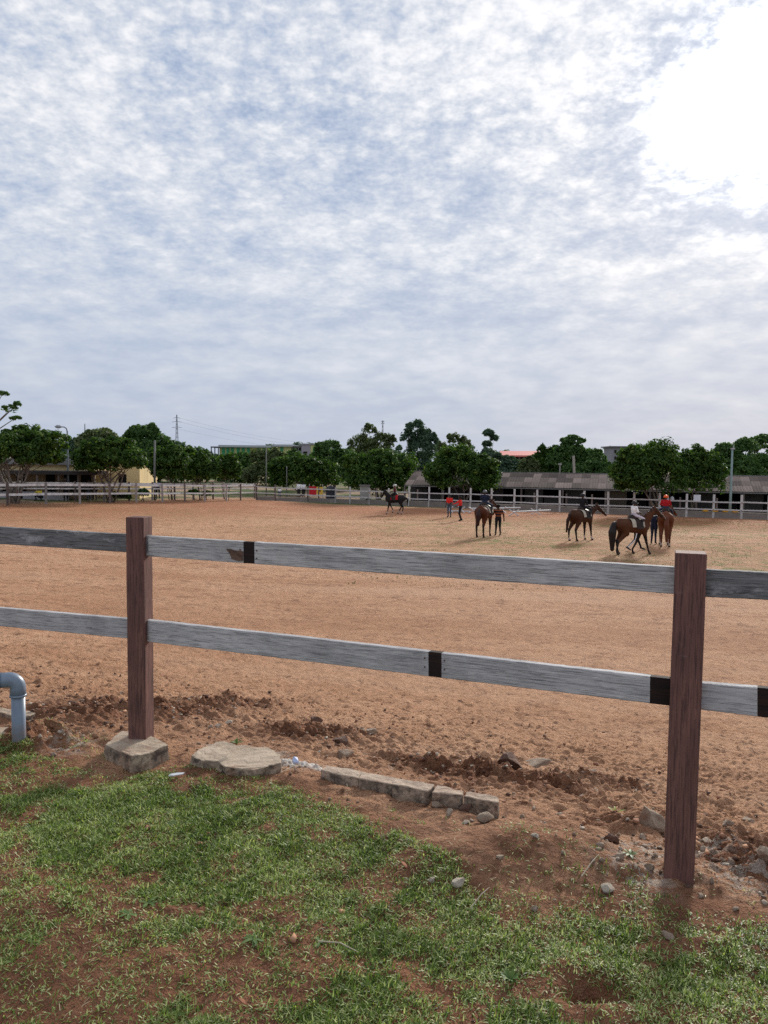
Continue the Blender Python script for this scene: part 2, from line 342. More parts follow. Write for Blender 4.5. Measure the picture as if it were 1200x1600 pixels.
# ------------------------------------------------------------------ ground
def ground_mat():
    m, nt, b = newmat('ground_earth'); t = NT(nt); p = t.pos()
    at_ = lambda n_: t.n('ShaderNodeAttribute', attribute_name=n_).outputs['Fac']
    a_out, a_near, a_ch, a_weed, a_rim, a_lime = at_('outside'), at_('near'), at_('churn'), at_('weed'), at_('rim'), at_('lime')
    n1 = t.noise(p, .35, 5, .6, .4); n2 = t.noise(p, 2.6, 5, .62, .3); n3 = t.noise(p, 19, 5, .7); n4 = t.noise(p, 75, 3, .65); n5 = t.noise(p, 46, 4, .7, .6)
    sand = t.mix(t.mr(n1, .35, .65), (.55, .30, .172), (.64, .37, .225))
    sand = t.mix(t.mr(n2, .4, .68, 0, .6), sand, (.42, .205, .112))
    sand = t.mix(t.mr(n3, .30, .44, .55, 0), sand, (.19, .085, .045))
    sand = t.mix(t.mr(n3, .60, .74, 0, .35), sand, (.60, .38, .25))
    sand = t.mix(t.mr(n5, .33, .39, .9, 0), sand, (.085, .045, .03))
    # coarse dark flecks so that the far arena keeps its speckle
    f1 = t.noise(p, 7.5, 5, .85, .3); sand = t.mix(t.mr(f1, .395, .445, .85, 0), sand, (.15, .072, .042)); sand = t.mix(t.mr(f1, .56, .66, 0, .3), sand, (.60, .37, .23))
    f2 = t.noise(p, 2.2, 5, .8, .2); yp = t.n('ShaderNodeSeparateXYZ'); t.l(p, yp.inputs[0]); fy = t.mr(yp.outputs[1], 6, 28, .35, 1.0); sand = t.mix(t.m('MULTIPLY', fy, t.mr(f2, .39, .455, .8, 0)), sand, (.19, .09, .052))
    tr1 = t.noise(t.mapv(p, (.05, .42, 1), rot=(0, 0, .08)), 1.0, 4, .6, .6); sand = t.mix(t.mr(tr1, .52, .64, 0, .38), sand, (.62, .385, .25)); sand = t.mix(t.mr(tr1, .36, .47, .38, 0), sand, (.37, .175, .092))
    rimc = t.mix(t.mr(n2, .35, .65), (.42, .185, .095), (.32, .135, .07))
    sand = t.mix(t.m('MULTIPLY', a_rim, t.mr(n1, .3, .6, .55, 1)), sand, rimc)
    wn = t.noise(p, 1.3, 6, .75, .6); wn2 = t.noise(p, .28, 4, .6)
    wd = t.m('MULTIPLY', a_weed, t.m('MULTIPLY', t.mr(wn, .46, .60), t.mr(wn2, .36, .6, .35, 1)))
    sand = t.mix(t.m('MULTIPLY', wd, .85), sand, (.165, .185, .05))
    soil = t.mix(t.mr(n2, .35, .65), (.31, .145, .080), (.19, .085, .050))
    soil = t.mix(t.mr(n3, .55, .72, 0, .6), soil, (.32, .18, .11)); soil = t.mix(t.mr(n3, .3, .42, .7, 0), soil, (.05, .028, .02))
    chc = t.mix(t.mr(n3, .35, .65), (.32, .15, .085), (.16, .075, .045))
    base = t.mix(t.m('MULTIPLY', a_ch, t.mr(n2, .3, .55, .45, 1)), sand, chc)
    base = t.mix(a_near, base, soil)
    base = t.mix(t.m('MULTIPLY', a_lime, t.mr(n3, .49, .53)), base, (.50, .42, .35))
    gr = t.mix(t.mr(t.noise(p, .8, 6, .7), .35, .65), (.055, .085, .025), (.12, .14, .05))
    gr = t.mix(t.mr(t.noise(p, .16, 4, .6), .47, .56), gr, (.34, .235, .16))
    base = t.mix(a_out, base, gr)
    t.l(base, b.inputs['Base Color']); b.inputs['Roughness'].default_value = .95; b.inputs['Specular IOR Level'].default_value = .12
    h = t.m('ADD', t.m('ADD', t.m('MULTIPLY', n3, .9), t.m('MULTIPLY', n4, .32)), t.m('MULTIPLY', n5, .5))
    h = t.m('ADD', h, t.m('MULTIPLY', f1, 1.6))
    t.bump(h, 1.0, .055, b)
    return m
M['ground'] = ground_mat()
def geo_steps(a, b, d0, g, dmax=1e9):
    out = [a]; d = d0
    while out[-1] < b: out.append(out[-1] + d); d = min(d * g, dmax)
    return out
Y0 = -3.0
ys = [-2.9, -2.0, -1.0, -.2, .4, .8, 1.1]
ys += list(np.arange(1.2, 5.2, .0085))
ys += geo_steps(5.2, 14, .010, 1.012)[0:]
ys += geo_steps(ys[-1] + .1, 110, .12, 1.02, 1.0)
ys += geo_steps(ys[-1] + 3, 2600, 4, 1.14)
us = list(np.arange(-.40, .4001, .0018)); side = geo_steps(.404, 7, .006, 1.12)
us = [-u for u in reversed(side)] + us + side
ys = np.array(ys); us = np.array(us); UU, YY = np.meshgrid(us, ys); XX = UU * (YY - Y0)
x, y = XX.ravel(), YY.ravel()
z = base_h(x, y) + detail(x, y)
# arena outline, ground points under the far rails
LF = [(-190, 800), (12, 790), (72, 788), (125, 787), (172, 786), (213, 785), (254, 785), (289, 784), (320, 784), (354, 783), (376, 782), (401, 781)]
RFX = [401, 430, 481, 524, 547, 577, 607, 638.5, 670, 702, 734.7, 768, 803, 838.7, 874.4, 912, 950, 990, 1030, 1072, 1114, 1158, 1200, 1245, 1290]
def rf_y(px): return float(np.interp(px, [400, 500, 600, 700, 800, 900, 1000, 1100, 1200, 1300], [781, 785, 789, 793, 797, 801, 805, 809, 812, 816]))
LFp = [gp(a, b) for a, b in LF]; RFp = [gp(a, rf_y(a)) for a in RFX]
cornerP = LFp[-1]
def ln(a, b, p, q): return (p - a.x) * (b.y - a.y) - (q - a.y) * (b.x - a.x)
dL = ln(LFp[1], cornerP, x, y) / (cornerP - LFp[1]).to_2d().length          # >0 : right of the left fence
dR = ln(cornerP, RFp[-1], x, y) / (RFp[-1] - cornerP).to_2d().length
inside = np.minimum(dL, dR)
outside = sstep(1.0, 3.0, -inside)
rim = sstep(0, 3, inside + 2) * (1 - sstep(6, 16, inside)) * (1 - outside)
s_ = sdist(x, y)
gy = grass_edge(x)
nearm = np.maximum(sstep(-.18, .10, gy - y + (fbm(x, y, 7, 3, 5) - .5) * .2), np.exp(-((x - MOUND.x) ** 2 / .16 + (y - MOUND.y) ** 2 / .08)) * .9)
ch_a = np.clip(churn(x, y) * 1.15 + sstep(-.3, 0, s_) * (1 - sstep(.5, 1.8, s_)) * .35, 0, 1)
weed = sstep(24, 30, y) * (1 - sstep(50, 60, y)) * sstep(-4, 8, x) + .35 * sstep(30, 45, y) * (1 - sstep(52, 62, y)) * (x <= 8)
weed = np.clip(weed, 0, 1) * (1 - outside)
LIME = [(gp(a, b), r) for a, b, r in ((455, 1196, .10), (490, 1200, .09), (420, 1180, .12), (1010, 1330, .14), (1000, 1365, .12), (1100, 1330, .14), (1160, 1370, .14), (110, 1165, .10), (335, 1165, .08))]
lime = np.zeros_like(x)
for c, r in LIME: lime = np.maximum(lime, blob(x, y, c, r))
nr, nc = XX.shape
idx = np.arange(nr * nc).reshape(nr, nc)
quads = np.stack([idx[:-1, :-1], idx[:-1, 1:], idx[1:, 1:], idx[1:, :-1]], -1).reshape(-1, 4)
def fast_mesh(name, V, Fq, k, mats, attrs=None, smooth=False):
    me = bpy.data.meshes.new(name); me.vertices.add(len(V)); me.vertices.foreach_set('co', np.asarray(V, np.float32).ravel())
    n = len(Fq); me.loops.add(n * k); me.loops.foreach_set('vertex_index', np.asarray(Fq, np.int32).ravel())
    me.polygons.add(n); me.polygons.foreach_set('loop_start', np.arange(0, n * k, k, dtype=np.int32))
    try: me.polygons.foreach_set('loop_total', np.full(n, k, np.int32))
    except Exception: pass
    if smooth: me.polygons.foreach_set('use_smooth', np.ones(n, bool))
    for m in mats: me.materials.append(m)
    for an, av in (attrs or {}).items():
        a = me.attributes.new(an, 'FLOAT', 'POINT'); a.data.foreach_set('value', np.asarray(av, np.float32))
    me.update(calc_edges=True); return me
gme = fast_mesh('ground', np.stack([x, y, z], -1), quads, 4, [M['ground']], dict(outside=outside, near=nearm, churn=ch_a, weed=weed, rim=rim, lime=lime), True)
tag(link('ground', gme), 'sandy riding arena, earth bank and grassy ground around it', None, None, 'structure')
# ------------------------------------------------------------------ near fence
fence = thing('wooden_fence', 'near rail fence of brown posts and weathered grey boards beside the lawn', 'fence', (PR + PL) / 2)
FO = Vector(fence.location)
def post(p, w, h, yaw, label=None, sink=.25):
    mb = MB(); n = 14
    for i in range(n):
        z0, z1 = -sink + (h + sink) * i / n, -sink + (h + sink) * (i + 1) / n
    rings = []
    for i in range(n + 1):
        zz = -sink + (h + sink) * i / n; j = lambda: (random.random() - .5) * .0016
        rings.append([(a * w / 2 + j(), b * w / 2 + j(), zz) for a, b in ((-1, -1), (1, -1), (1, 1), (-1, 1))])
    V = [q for r_ in rings for q in r_]
    F = [(i * 4 + k, i * 4 + (k + 1) % 4, (i + 1) * 4 + (k + 1) % 4, (i + 1) * 4 + k) for i in range(n) for k in range(4)] + [(3, 2, 1, 0), (n * 4, n * 4 + 1, n * 4 + 2, n * 4 + 3)]
    mb.add(V, F); o = mb.build('post', M['post'], fence, loc=p - FO, rz=yaw, bevel=.003)
    if label: o['label'] = label
    return o
PITCHU = (PL - PR).length
yawF = math.atan2(-FD.y, -FD.x) + math.pi
post(PL + NA * .05, .096, 1.20, R(-9), 'reddish brown square post set in a concrete footing')
post(PR + NA * .05, .103, 1.185, R(-20), 'dark brown square post standing in pale rubble')
PLL = PL - FD * PITCHU; PRR = PR + FD * PITCHU
post(Vector((PLL.x, PLL.y, 0)) + NA * .055, .1, 1.2, R(-22)); post(Vector((PRR.x, PRR.y, 0)) + NA * .055, .1, 1.2, R(-28))
def board(c4, mat, name='rail', thick=.034, back=.045, label=None, segs=40, wob=.0007, parent=fence):
    """c4: top-left, top-right, bottom-left, bottom-right points on the fence plane"""
    tl, tr, bl, br = [Vector(q) for q in c4]
    o0 = (tl + bl) / 2; ux = ((tr + br) / 2 - o0); L = ux.length; ux.normalize(); yy = NA.copy(); uz = ux.cross(yy).normalized()
    if uz.z < 0: uz = -uz
    rot = Matrix((ux, yy, uz)).transposed()
    inv = rot.transposed()
    loc = lambda p: inv @ (p - o0)
    V = []; F = []
    for i in range(segs + 1):
        f = i / segs; t = loc(tl.lerp(tr, f)); b = loc(bl.lerp(br, f))
        wt_ = (random.random() - .5) * 2 * wob; wb = (random.random() - .5) * 2 * wob
        c = .0025
        V += [(t.x, 0, b.z + wb + c), (t.x, 0, t.z + wt_ - c), (t.x, c, t.z + wt_), (t.x, thick - c, t.z + wt_), (t.x, thick, t.z + wt_ - c), (t.x, thick, b.z + wb + c), (t.x, thick - c, b.z + wb), (t.x, c, b.z + wb)]
    F = [(i * 8 + k, i * 8 + (k + 1) % 8, (i + 1) * 8 + (k + 1) % 8, (i + 1) * 8 + k) for i in range(segs) for k in range(8)] + [tuple(range(7, -1, -1)), tuple(range(segs * 8, segs * 8 + 8))]
    me = mesh(name, V, F, mat); bm = bmesh.new(); bm.from_mesh(me); bmesh.ops.recalc_face_normals(bm, faces=bm.faces); bm.to_mesh(me); bm.free()
    o = link(name, me, parent); o.matrix_basis = Matrix.Translation(o0 + NA * back - (FO if parent else Vector())) @ rot.to_4x4()
    if label: o['label'] = label
    return o
def quadpts(x0, t0, b0, x1, t1, b1): return (on_fence(x0, t0), on_fence(x1, t1), on_fence(x0, b0), on_fence(x1, b1))
def lerp_edge(x0, t0, b0, x1, t1, b1, xa, xb):
    f = lambda v: (v - x0) / (x1 - x0); g = lambda a, b, v: a + (b - a) * f(v)
    return (xa, g(t0, t1, xa), g(b0, b1, xa), xb, g(t0, t1, xb), g(b0, b1, xb))
UL = (0, 825, 852, 195, 836.5, 865); UM = (237, 839.5, 872, 1048, 888, 931); UR = (1098, 892.5, 935.5, 1200, 897.5, 941)
LLw = (0, 953, 982, 195, 970, 1001); LM = (237, 973.5, 1008, 1048, 1066, 1109); LRt = (1095, 1072.5, 1115, 1200, 1081.5, 1128)
def ext(c4, a, b):
    tl, tr, bl, br = [Vector(q) for q in c4]; dt_, db = tr - tl, br - bl
    return (tl - dt_ * a, tr + dt_ * b, bl - db * a, br + db * b)
c = quadpts(*UL); board(ext(c, .9, .12), M['rail_dark'], label='dark upper rail with flaking white paint')
board(quadpts(*lerp_edge(*UM, 215, 371)), M['rail'], label='short grey upper rail with a torn brown end')
board(quadpts(*lerp_edge(*UM, 371.3, 388)), M['band'], 'rail_joint', thick=.03, label='black gap piece in the upper rail', segs=2)
board(quadpts(*lerp_edge(*UM, 388.3, 1072)), M['rail'], label='long weathered grey upper rail')
c = quadpts(*UR); board(ext(c, .22, 2.2), M['rail_dark'], label='dark grey upper rail right of the post')
c = quadpts(*LLw); board(ext(c, .9, .12), M['rail_low'])
board(quadpts(*lerp_edge(*LM, 215, 662.5)), M['rail_low'])
board(quadpts(*lerp_edge(*LM, 662.8, 683)), M['band'], 'rail_joint', segs=2, label='black painted band in the lower rail')
board(quadpts(*lerp_edge(*LM, 683.3, 1013)), M['rail_low'])
board(quadpts(*lerp_edge(*LM, 1013.3, 1070)), M['band'], 'rail_joint', segs=3, label='black lower rail end beside the right post')
board(quadpts(*lerp_edge(*LRt, 1072, 1183)), M['rail_low'])
c = quadpts(*lerp_edge(*LRt, 1183.3, 1201)); board(c, M['band'], 'rail_joint', segs=3)
c = quadpts(*lerp_edge(*LRt, 1201.3, 1240)); board(ext(c, 0, 6.5), M['rail_low'])
# torn splinter on the short upper rail: bare wood, proud of the face
def plate(pts, mat, name, parent, off, thick=.006, label=None):
    P = [on_fence(a, b) + NA * off - FO for a, b in pts]; n = len(P)
    V = P + [q + NA * thick for q in P]
    F = [tuple(range(n)), tuple(range(2 * n - 1, n - 1, -1))] + [(i, i + n, (i + 1) % n + n, (i + 1) % n) for i in range(n)]
    me = mesh(name, V, F, mat); bm = bmesh.new(); bm.from_mesh(me); bmesh.ops.recalc_face_normals(bm, faces=bm.faces); bm.to_mesh(me); bm.free()
    o = link(name, me, parent); o['label'] = label; return o
plate([(344, 858.5), (352, 859.5), (360, 862), (367, 861.5), (371, 864), (371, 878), (362, 878), (353, 875), (350, 867)], M['bare'], 'torn_wood', fence, .0425, label='torn brown patch of bare wood at the rail end')
for o in list(fence.children):
    if o.name.startswith('rail_joint'):   # nail heads beside the joints
        pass
# nails on the rails near the posts
nm = simple('rusty_nail', (.10, .05, .035), .7)
for px_n, y1, y2, in ((392, 862, 874), (366, 860, 872), (657, 1032, 1046), (688, 1036, 1050)):
    for q in (y1, y2):
        p = on_fence(px_n, q); mb = MB(); mb.tube([p + NA * .0425 - FO, p + NA * .05 - FO], .0035, 8); mb.build('nail', nm, fence)

# ------------------------------------------------------------------ concrete footing, slab, kerb, crust
def rough_block(name, bot, top, mat, jit=.006, cuts=5, seed=1, parent=None):
    bm = bmesh.new(); vs = [bm.verts.new(p) for p in list(bot) + list(top)]; n = len(bot)
    bm.faces.new(vs[:n][::-1]); bm.faces.new(vs[n:])
    for i in range(n): bm.faces.new((vs[i], vs[(i + 1) % n], vs[n + (i + 1) % n], vs[n + i]))
    bmesh.ops.recalc_face_normals(bm, faces=bm.faces)
    bmesh.ops.bevel(bm, geom=list(bm.edges), offset=.0035, segments=1, affect='EDGES')
    bmesh.ops.triangulate(bm, faces=[f for f in bm.faces if len(f.verts) > 4])
    bmesh.ops.subdivide_edges(bm, edges=list(bm.edges), cuts=cuts, use_grid_fill=True)
    co = np.array([v.co[:] for v in bm.verts]); cx = co.mean(0)
    n1 = fbm(co[:, 0] + co[:, 2] * .7, co[:, 1] - co[:, 2] * .6, 22, 4, seed) - .5; n2 = fbm(co[:, 0] - co[:, 2], co[:, 1] + co[:, 2], 60, 2, seed + 4) - .5
    for v, a, b in zip(bm.verts, n1, n2):
        d = (v.co - Vector(cx)); d.normalize(); v.co += d * (a * jit * 4 + b * jit * 1.5)
    me = bpy.data.meshes.new(name); bm.to_mesh(me); bm.free(); me.materials.append(mat)
    return link(name, me, parent)
def down(ps, dz, grow=0, c=None):
    c = c or sum(ps, Vector()) / len(ps)
    return [Vector((p.x + (p.x - c.x) * grow, p.y + (p.y - c.y) * grow, p.z - dz)) for p in ps]
tp = [atz(a, b, .06) for a, b in ((164, 1163), (206, 1181), (232, 1177), (262, 1163), (228, 1143), (190, 1141))]
fb = rough_block('concrete_footing', down(tp, .2, .10), tp, M['concrete'], .005, 5, 3)
tag(fb, 'chipped concrete block that holds the left brown fence post', 'footing')
tp = [atz(a, b, .035) for a, b in ((298, 1180), (312, 1188), (338, 1189), (352, 1198), (396, 1203), (418, 1196), (440, 1192), (436, 1178), (414, 1166), (372, 1164), (350, 1157), (318, 1166))]
sb = rough_block('concrete_slab', down(tp, .12, .0), tp, M['concrete'], .009, 4, 9)
tag(sb, 'broken flat concrete slab lying between the post footing and the kerb', 'slab')
K = [(502, 1204, 511, 1197), (560, 1216, 566, 1206.5), (613, 1226, 618, 1217), (669, 1236.5, 678, 1228), (675, 1237.5, 684, 1229), (722, 1243.5, 724, 1236.5), (726, 1244.5, 729, 1237), (779, 1254.5, 779, 1247)]
kl = ['kerb block half sunk in soil, farthest left of the row', 'kerb block second from the left, grass at its foot', 'long pale kerb block in the middle of the row', 'short dark chipped kerb block with stones at its foot', 'kerb block at the right end, cut square, red stone leaning on it']
segs = [(0, 1), (1, 2), (2, 3), (4, 5), (6, 7)]
for (i, j), lb in zip(segs, kl):
    zt = (.03, .036, .045, .048, .052)[kl.index(lb)]; a, b = K[i], K[j]; g = 1.6 if j - i else 0
    tp = [atz(a[0] - .7, a[1] - 1, zt), atz(b[0] + .7, b[1] - 1, zt), atz(b[2] + .7, b[3] - 2, zt), atz(a[2] - .7, a[3] - 2, zt)]
    tag(rough_block('kerb_block', down(tp, .20, 0), tp, M['kerb'], .0032, 6, 20 + i), lb, 'kerb block', 'row of concrete kerb blocks')
# blocks behind the pipe
tp = [atz(a, b, .035) for a, b in ((-60, 1119), (-2, 1113), (18, 1118), (46, 1118), (57, 1113), (30, 1108), (-40, 1104))]
tag(rough_block('concrete_block', down(tp, .16, 0), tp, M['concrete'], .005, 4, 31), 'concrete block with a pale top behind the blue pipe', 'block')
tp = [atz(a, b, .02) for a, b in ((-50, 1150), (4, 1152), (40, 1146), (46, 1138), (20, 1134), (-20, 1138))]
tag(rough_block('concrete_block', down(tp, .16, 0), tp, M['concrete'], .007, 4, 37), 'low earth stained concrete lump at the foot of the blue pipe', 'block')
# lime crust with a hole
def crust(name, px, py, rw, rd, hgt_, seed, label, hole=True):
    c0 = gp(px, py); n = 44; V = []; F = []
    for i in range(n + 1):
        for j in range(n + 1):
            u, w = i / n * 2 - 1, j / n * 2 - 1; X, Y = c0.x + u * rw, c0.y + w * rd; r = math.hypot(u, w)
            V.append((X, Y, r))
    A = np.array(V); rr = A[:, 2]; ed = 1 - np.clip(rr + (fbm(A[:, 0], A[:, 1], 14, 3, seed) - .5) * 1.1, 0, 1) ** 3
    hh = hgt_ * ed + (fbm(A[:, 0], A[:, 1], 40, 4, seed + 1) - .5) * .045 * (ed > 0) + (ed <= 0) * -.05
    if hole: hh = hh - .06 * np.exp(-((A[:, 0] - c0.x) ** 2 + (A[:, 1] - c0.y) ** 2) / .0011)
    Z = base_h(A[:, 0], A[:, 1]) + detail(A[:, 0], A[:, 1]) + hh - .012
    V = [(a, b, c_) for (a, b, _), c_ in zip(V, Z)]
    F = [(i * (n + 1) + j, (i + 1) * (n + 1) + j, (i + 1) * (n + 1) + j + 1, i * (n + 1) + j + 1) for i in range(n) for j in range(n)]
    o = link(name, mesh(name, V, F, M['lime'], True)); return tag(o, label, 'crust')
crust('lime_crust', 462, 1197, .155, .10, .030, 71, 'whitish crumbled lime crust round a small hole at the kerb start')
pl_m = simple('blue_plastic', (.42, .50, .72), .35, .1)
mb = MB(); c0 = gp(462, 1195); rt = Matrix.Rotation(.5, 3, 'Z') @ Matrix.Rotation(.7, 3, 'X')
pts = [Vector((-.014, -.012, 0)), Vector((.013, -.014, .003)), Vector((.017, .012, -.004)), Vector((-.004, .018, .006)), Vector((-.018, .004, .0))]
top_ = [rt @ p + c0 + Vector((0, -.01, .032)) for p in pts]; bot_ = [p + Vector((0, .002, -.012)) for p in top_]
n = 5; mb.add(bot_ + top_, [tuple(range(4, -1, -1)), tuple(range(5, 10))] + [(i, (i + 1) % 5, 5 + (i + 1) % 5, 5 + i) for i in range(5)])
tag(mb.build('plastic_scrap', pl_m, bevel=.002), 'pale blue crumpled plastic scrap stuck in the lime crust hole', 'litter')
lit = MB(); c0 = gp(275, 1214); c0.z = gz(c0.x, c0.y) + .012
lit.add([c0 + Vector(q) for q in ((-.036, 0, 0), (-.01, -.012, .006), (.034, -.006, .012), (.04, .006, .014), (.0, .012, .010), (-.03, .010, .004), (-.036, 0, -.004), (-.01, -.012, .002), (.034, -.006, .008), (.04, .006, .010), (.0, .012, .006), (-.03, .010, .0))],
        [(0, 1, 2, 3, 4, 5), (11, 10, 9, 8, 7, 6)] + [(i, i + 6, (i + 1) % 6 + 6, (i + 1) % 6) for i in range(6)])
tag(lit.build('paper_scrap', simple('white_scrap', (.62, .63, .64), .5, .1)), 'white scrap of litter on the grass below the left fence post', 'litter')

# ------------------------------------------------------------------ blue pipe
pm, nt_, b_ = newmat('pvc_pipe'); t_ = NT(nt_); co = t_.co()
col = t_.mix(t_.mr(t_.noise(co, 7, 4, .6), .35, .65), (.15, .20, .27), (.20, .25, .32)); zz = t_.n('ShaderNodeSeparateXYZ'); t_.l(co, zz.inputs[0])
dirt = t_.m('MULTIPLY', t_.mr(zz.outputs[2], .0, .14, 1, 0), t_.mr(t_.noise(co, 30, 5, .7), .3, .6))
col = t_.mix(dirt, col, (.26, .16, .11)); col = t_.mix(t_.mr(t_.noise(co, 60, 4, .7), .62, .72, 0, .5), col, (.34, .34, .35))
t_.l(col, b_.inputs['Base Color']); b_.inputs['Roughness'].default_value = .38
pb = gp(30, 1166); rp = 10.4 * pb.y / 1200
zc_ = CAMZ + ray(28, 1061).z * (pb.y / ray(28, 1061).y) - pb.z
pipe = thing('drain_pipe', 'blue grey plastic pipe bending left with an elbow, at the left edge', 'pipe', pb)
mb = MB(); mb.tube([(0, 0, -.15), (0, 0, zc_ - rp * 1.9)], rp, 28); mb.build('riser', pm, pipe, True)
er = rp * 1.35; dirx = Vector((-.93, -.36, 0)).normalized()
arc = [Vector((0, 0, zc_ - er)) + dirx * (er * (1 - math.cos(a))) + Vector((0, 0, er * math.sin(a))) for a in [math.pi / 2 * k / 14 for k in range(15)]]
mb = MB(); mb.tube([Vector((0, 0, zc_ - er - rp * 1.2))] + arc + [arc[-1] + dirx * rp * 1.2], rp * 1.14, 28); el = mb.build('elbow', pm, pipe, True)
mb = MB(); q0 = Vector((0, 0, zc_ - er - rp * 1.2)); mb.tube([q0 + Vector((0, 0, -.004)), q0 + Vector((0, 0, .006))], rp * 1.22, 28); mb.build('collar', pm, el, True)
q1 = arc[-1] + dirx * rp * 1.2; mb = MB(); mb.tube([q1 + dirx * -.006, q1 + dirx * .004], rp * 1.22, 28); mb.build('collar', pm, el, True)
mb = MB(); mb.tube([arc[-1] + dirx * rp * .8, arc[-1] + dirx * 1.6 + Vector((0, 0, -.03))], rp, 28); mb.build('cross_pipe', pm, pipe, True)
for o in pipe.children_recursive if hasattr(pipe, 'children_recursive') else []:
    pass

# ------------------------------------------------------------------ stones
def rock_mesh(seed, sub=3):
    bm = bmesh.new(); bmesh.ops.create_icosphere(bm, subdivisions=sub, radius=1)
    r_ = random.Random(seed); planes = [(Vector((r_.gauss(0, 1), r_.gauss(0, 1), r_.gauss(0, 1))).normalized(), r_.uniform(.34, .68)) for _ in range(8)]
    for v in bm.verts:
        for nrm_, d in planes:
            k = v.co.dot(nrm_)
            if k > d: v.co -= nrm_ * (k - d) * .99
    co = np.array([v.co[:] for v in bm.verts]); n1 = fbm(co[:, 0] * 1 + co[:, 2] * .8, co[:, 1] - co[:, 2] * .7, 2.5, 4, seed) - .5
    for v, a in zip(bm.verts, n1): v.co *= 1 + a * .30
    me = bpy.data.meshes.new('stone'); bm.to_mesh(me); bm.free(); return me
ST = [ # px, py(base), width px, height ratio, mat, name label
 (1018, 1302, 50, .75, 'stone', 'large tan rock just left of the right fence post'),
 (955, 1322, 25, .95, 'stone_red', 'round reddish brown stone left of the large tan rock'),
 (1004, 1312, 12, .7, 'stone_pale', 'small pale flake leaning on the large tan rock'),
 (970, 1353, 22, .7, 'stone', 'brown stone at the upper edge of the grass tuft, below the round reddish one'),
 (1018, 1362, 17, .7, 'stone', 'dark angular pebble in pale grit left of the right post foot'),
 (1106, 1324, 25, .65, 'stone_pale', 'pale stone just right of the right fence post'),
 (1110, 1332, 12, .8, 'stone_pale', 'tiny rounded pebble in front of the pale stone right of the post'),
 (1125, 1322, 18, .8, 'stone_red', 'dark clod touching the pale stone right of the post'),
 (1138, 1301, 19, .5, 'stone', 'flat grey stone on the sand right of the right fence post'),
 (1101, 1281, 10, .7, 'stone_red', 'small red brown pebble on sand, nearest the right post at mid height'),
 (1170, 1288, 21, .35, 'stone', 'thin dark stone flake near the right picture edge'),
 (1197, 1374, 30, 1.1, 'stone', 'upright rock cut by the right picture edge'),
 (948, 1399, 22, .75, 'stone_pale', 'pale pointed stone sitting in the lush grass tuft'),
 (718, 1392, 20, .65, 'stone_pale', 'whitish stone on the grass, lower left corner of the bare mound'),
 (675, 1384, 12, .8, 'stone_pale', 'small pale pebble in grass left of the whitish stone'),
 (836, 1349, 12, .6, 'stone_pale', 'grey pebble on the upper part of the bare mound'),
 (781, 1367, 11, .7, 'stone', 'grey pebble on the middle of the bare mound'),
 (837, 1427, 13, .8, 'stone_pale', 'white pebble in the grass below the bare mound'),
 (1043, 1472, 19, .6, 'stone', 'brownish stone lying in the grass at lower right'),
 (974, 1437, 9, .7, 'stone_pale', 'tiny white pebble in the grass right of lower centre'),
 (729, 1273, 19, 1.15, 'stone_red', 'red triangular stone leaning on the right kerb block'),
 (701, 1279, 13, 1.1, 'stone_pale', 'pale upright stone below the short dark kerb block'),
 (683, 1263, 18, .6, 'stone', 'brown stone tucked under the gap in the kerb row'),
 (759, 1294, 24, .8, 'stone', 'mottled pinkish rock in front of the right kerb end'),
 (738, 1288, 12, .6, 'stone', 'grey pebble left of the mottled pinkish rock'),
 (728, 1296, 13, .5, 'stone_pale', 'flat pale pebble, lowest of the stones below the kerb end'),
 (838, 1202, 48, .28, 'stone', 'long flat piece of concrete on the soil behind the kerb'),
 (802, 1214, 38, .75, 'stone_red', 'large brown clod beside the long flat piece of concrete'),
 (794, 1218, 12, .5, 'stone_pale', 'white chip in front of the large brown clod'),
 (879, 1223, 14, .5, 'stone_pale', 'white chip right of the large brown clod'),
 (922, 1223, 20, .5, 'stone', 'grey brown stone in churned soil left of the right post'),
 (535, 1186, 31, .5, 'stone', 'wedge shaped stone lying on sand above the first kerb block'),
 (535, 1165, 26, .7, 'stone_red', 'brown clod behind the wedge shaped stone'),
 (566, 1143, 14, .9, 'stone', 'grey stone farthest back of the small heap above the kerb'),
 (579, 1152, 17, .7, 'stone', 'grey stone at the right end of the small heap above the kerb'),
 (553, 1153, 15, .7, 'stone', 'grey stone in the middle of the small heap above the kerb'),
 (496, 1135, 18, 1.0, 'stone_red', 'upright dark brown clod on sand above the lime crust'),
 (481, 1162, 16, .6, 'stone', 'pinkish stone just above the lime crust'),
 (340, 1141, 12, .8, 'stone_pale', 'pale pebble above the broken slab, middle one of three'),
 (329, 1144, 10, .7, 'stone', 'brown pebble above the broken slab, left one of three'),
 (359, 1139, 12, .5, 'stone_pale', 'flat pale pebble above the broken slab, right one of three'),
 (189, 1089, 9, .9, 'stone_pale', 'small grey stone on sand left of the left fence post'),
 (190, 1115, 13, .8, 'stone_red', 'brown clod low against the left side of the left post'),
 (95, 1170, 9, .6, 'stone_pale', 'small pale stone right of the blue pipe'),
 (908, 1252, 9, 1.4, 'stone_pale', 'narrow white upright chip in the churned soil'),
 (1033, 1366, 9, .7, 'stone_red', 'small reddish pebble at the left foot of the right post'),
 (1078, 1384, 15, .4, 'stone_red', 'flat red brick chip at the right foot of the right post'),
]
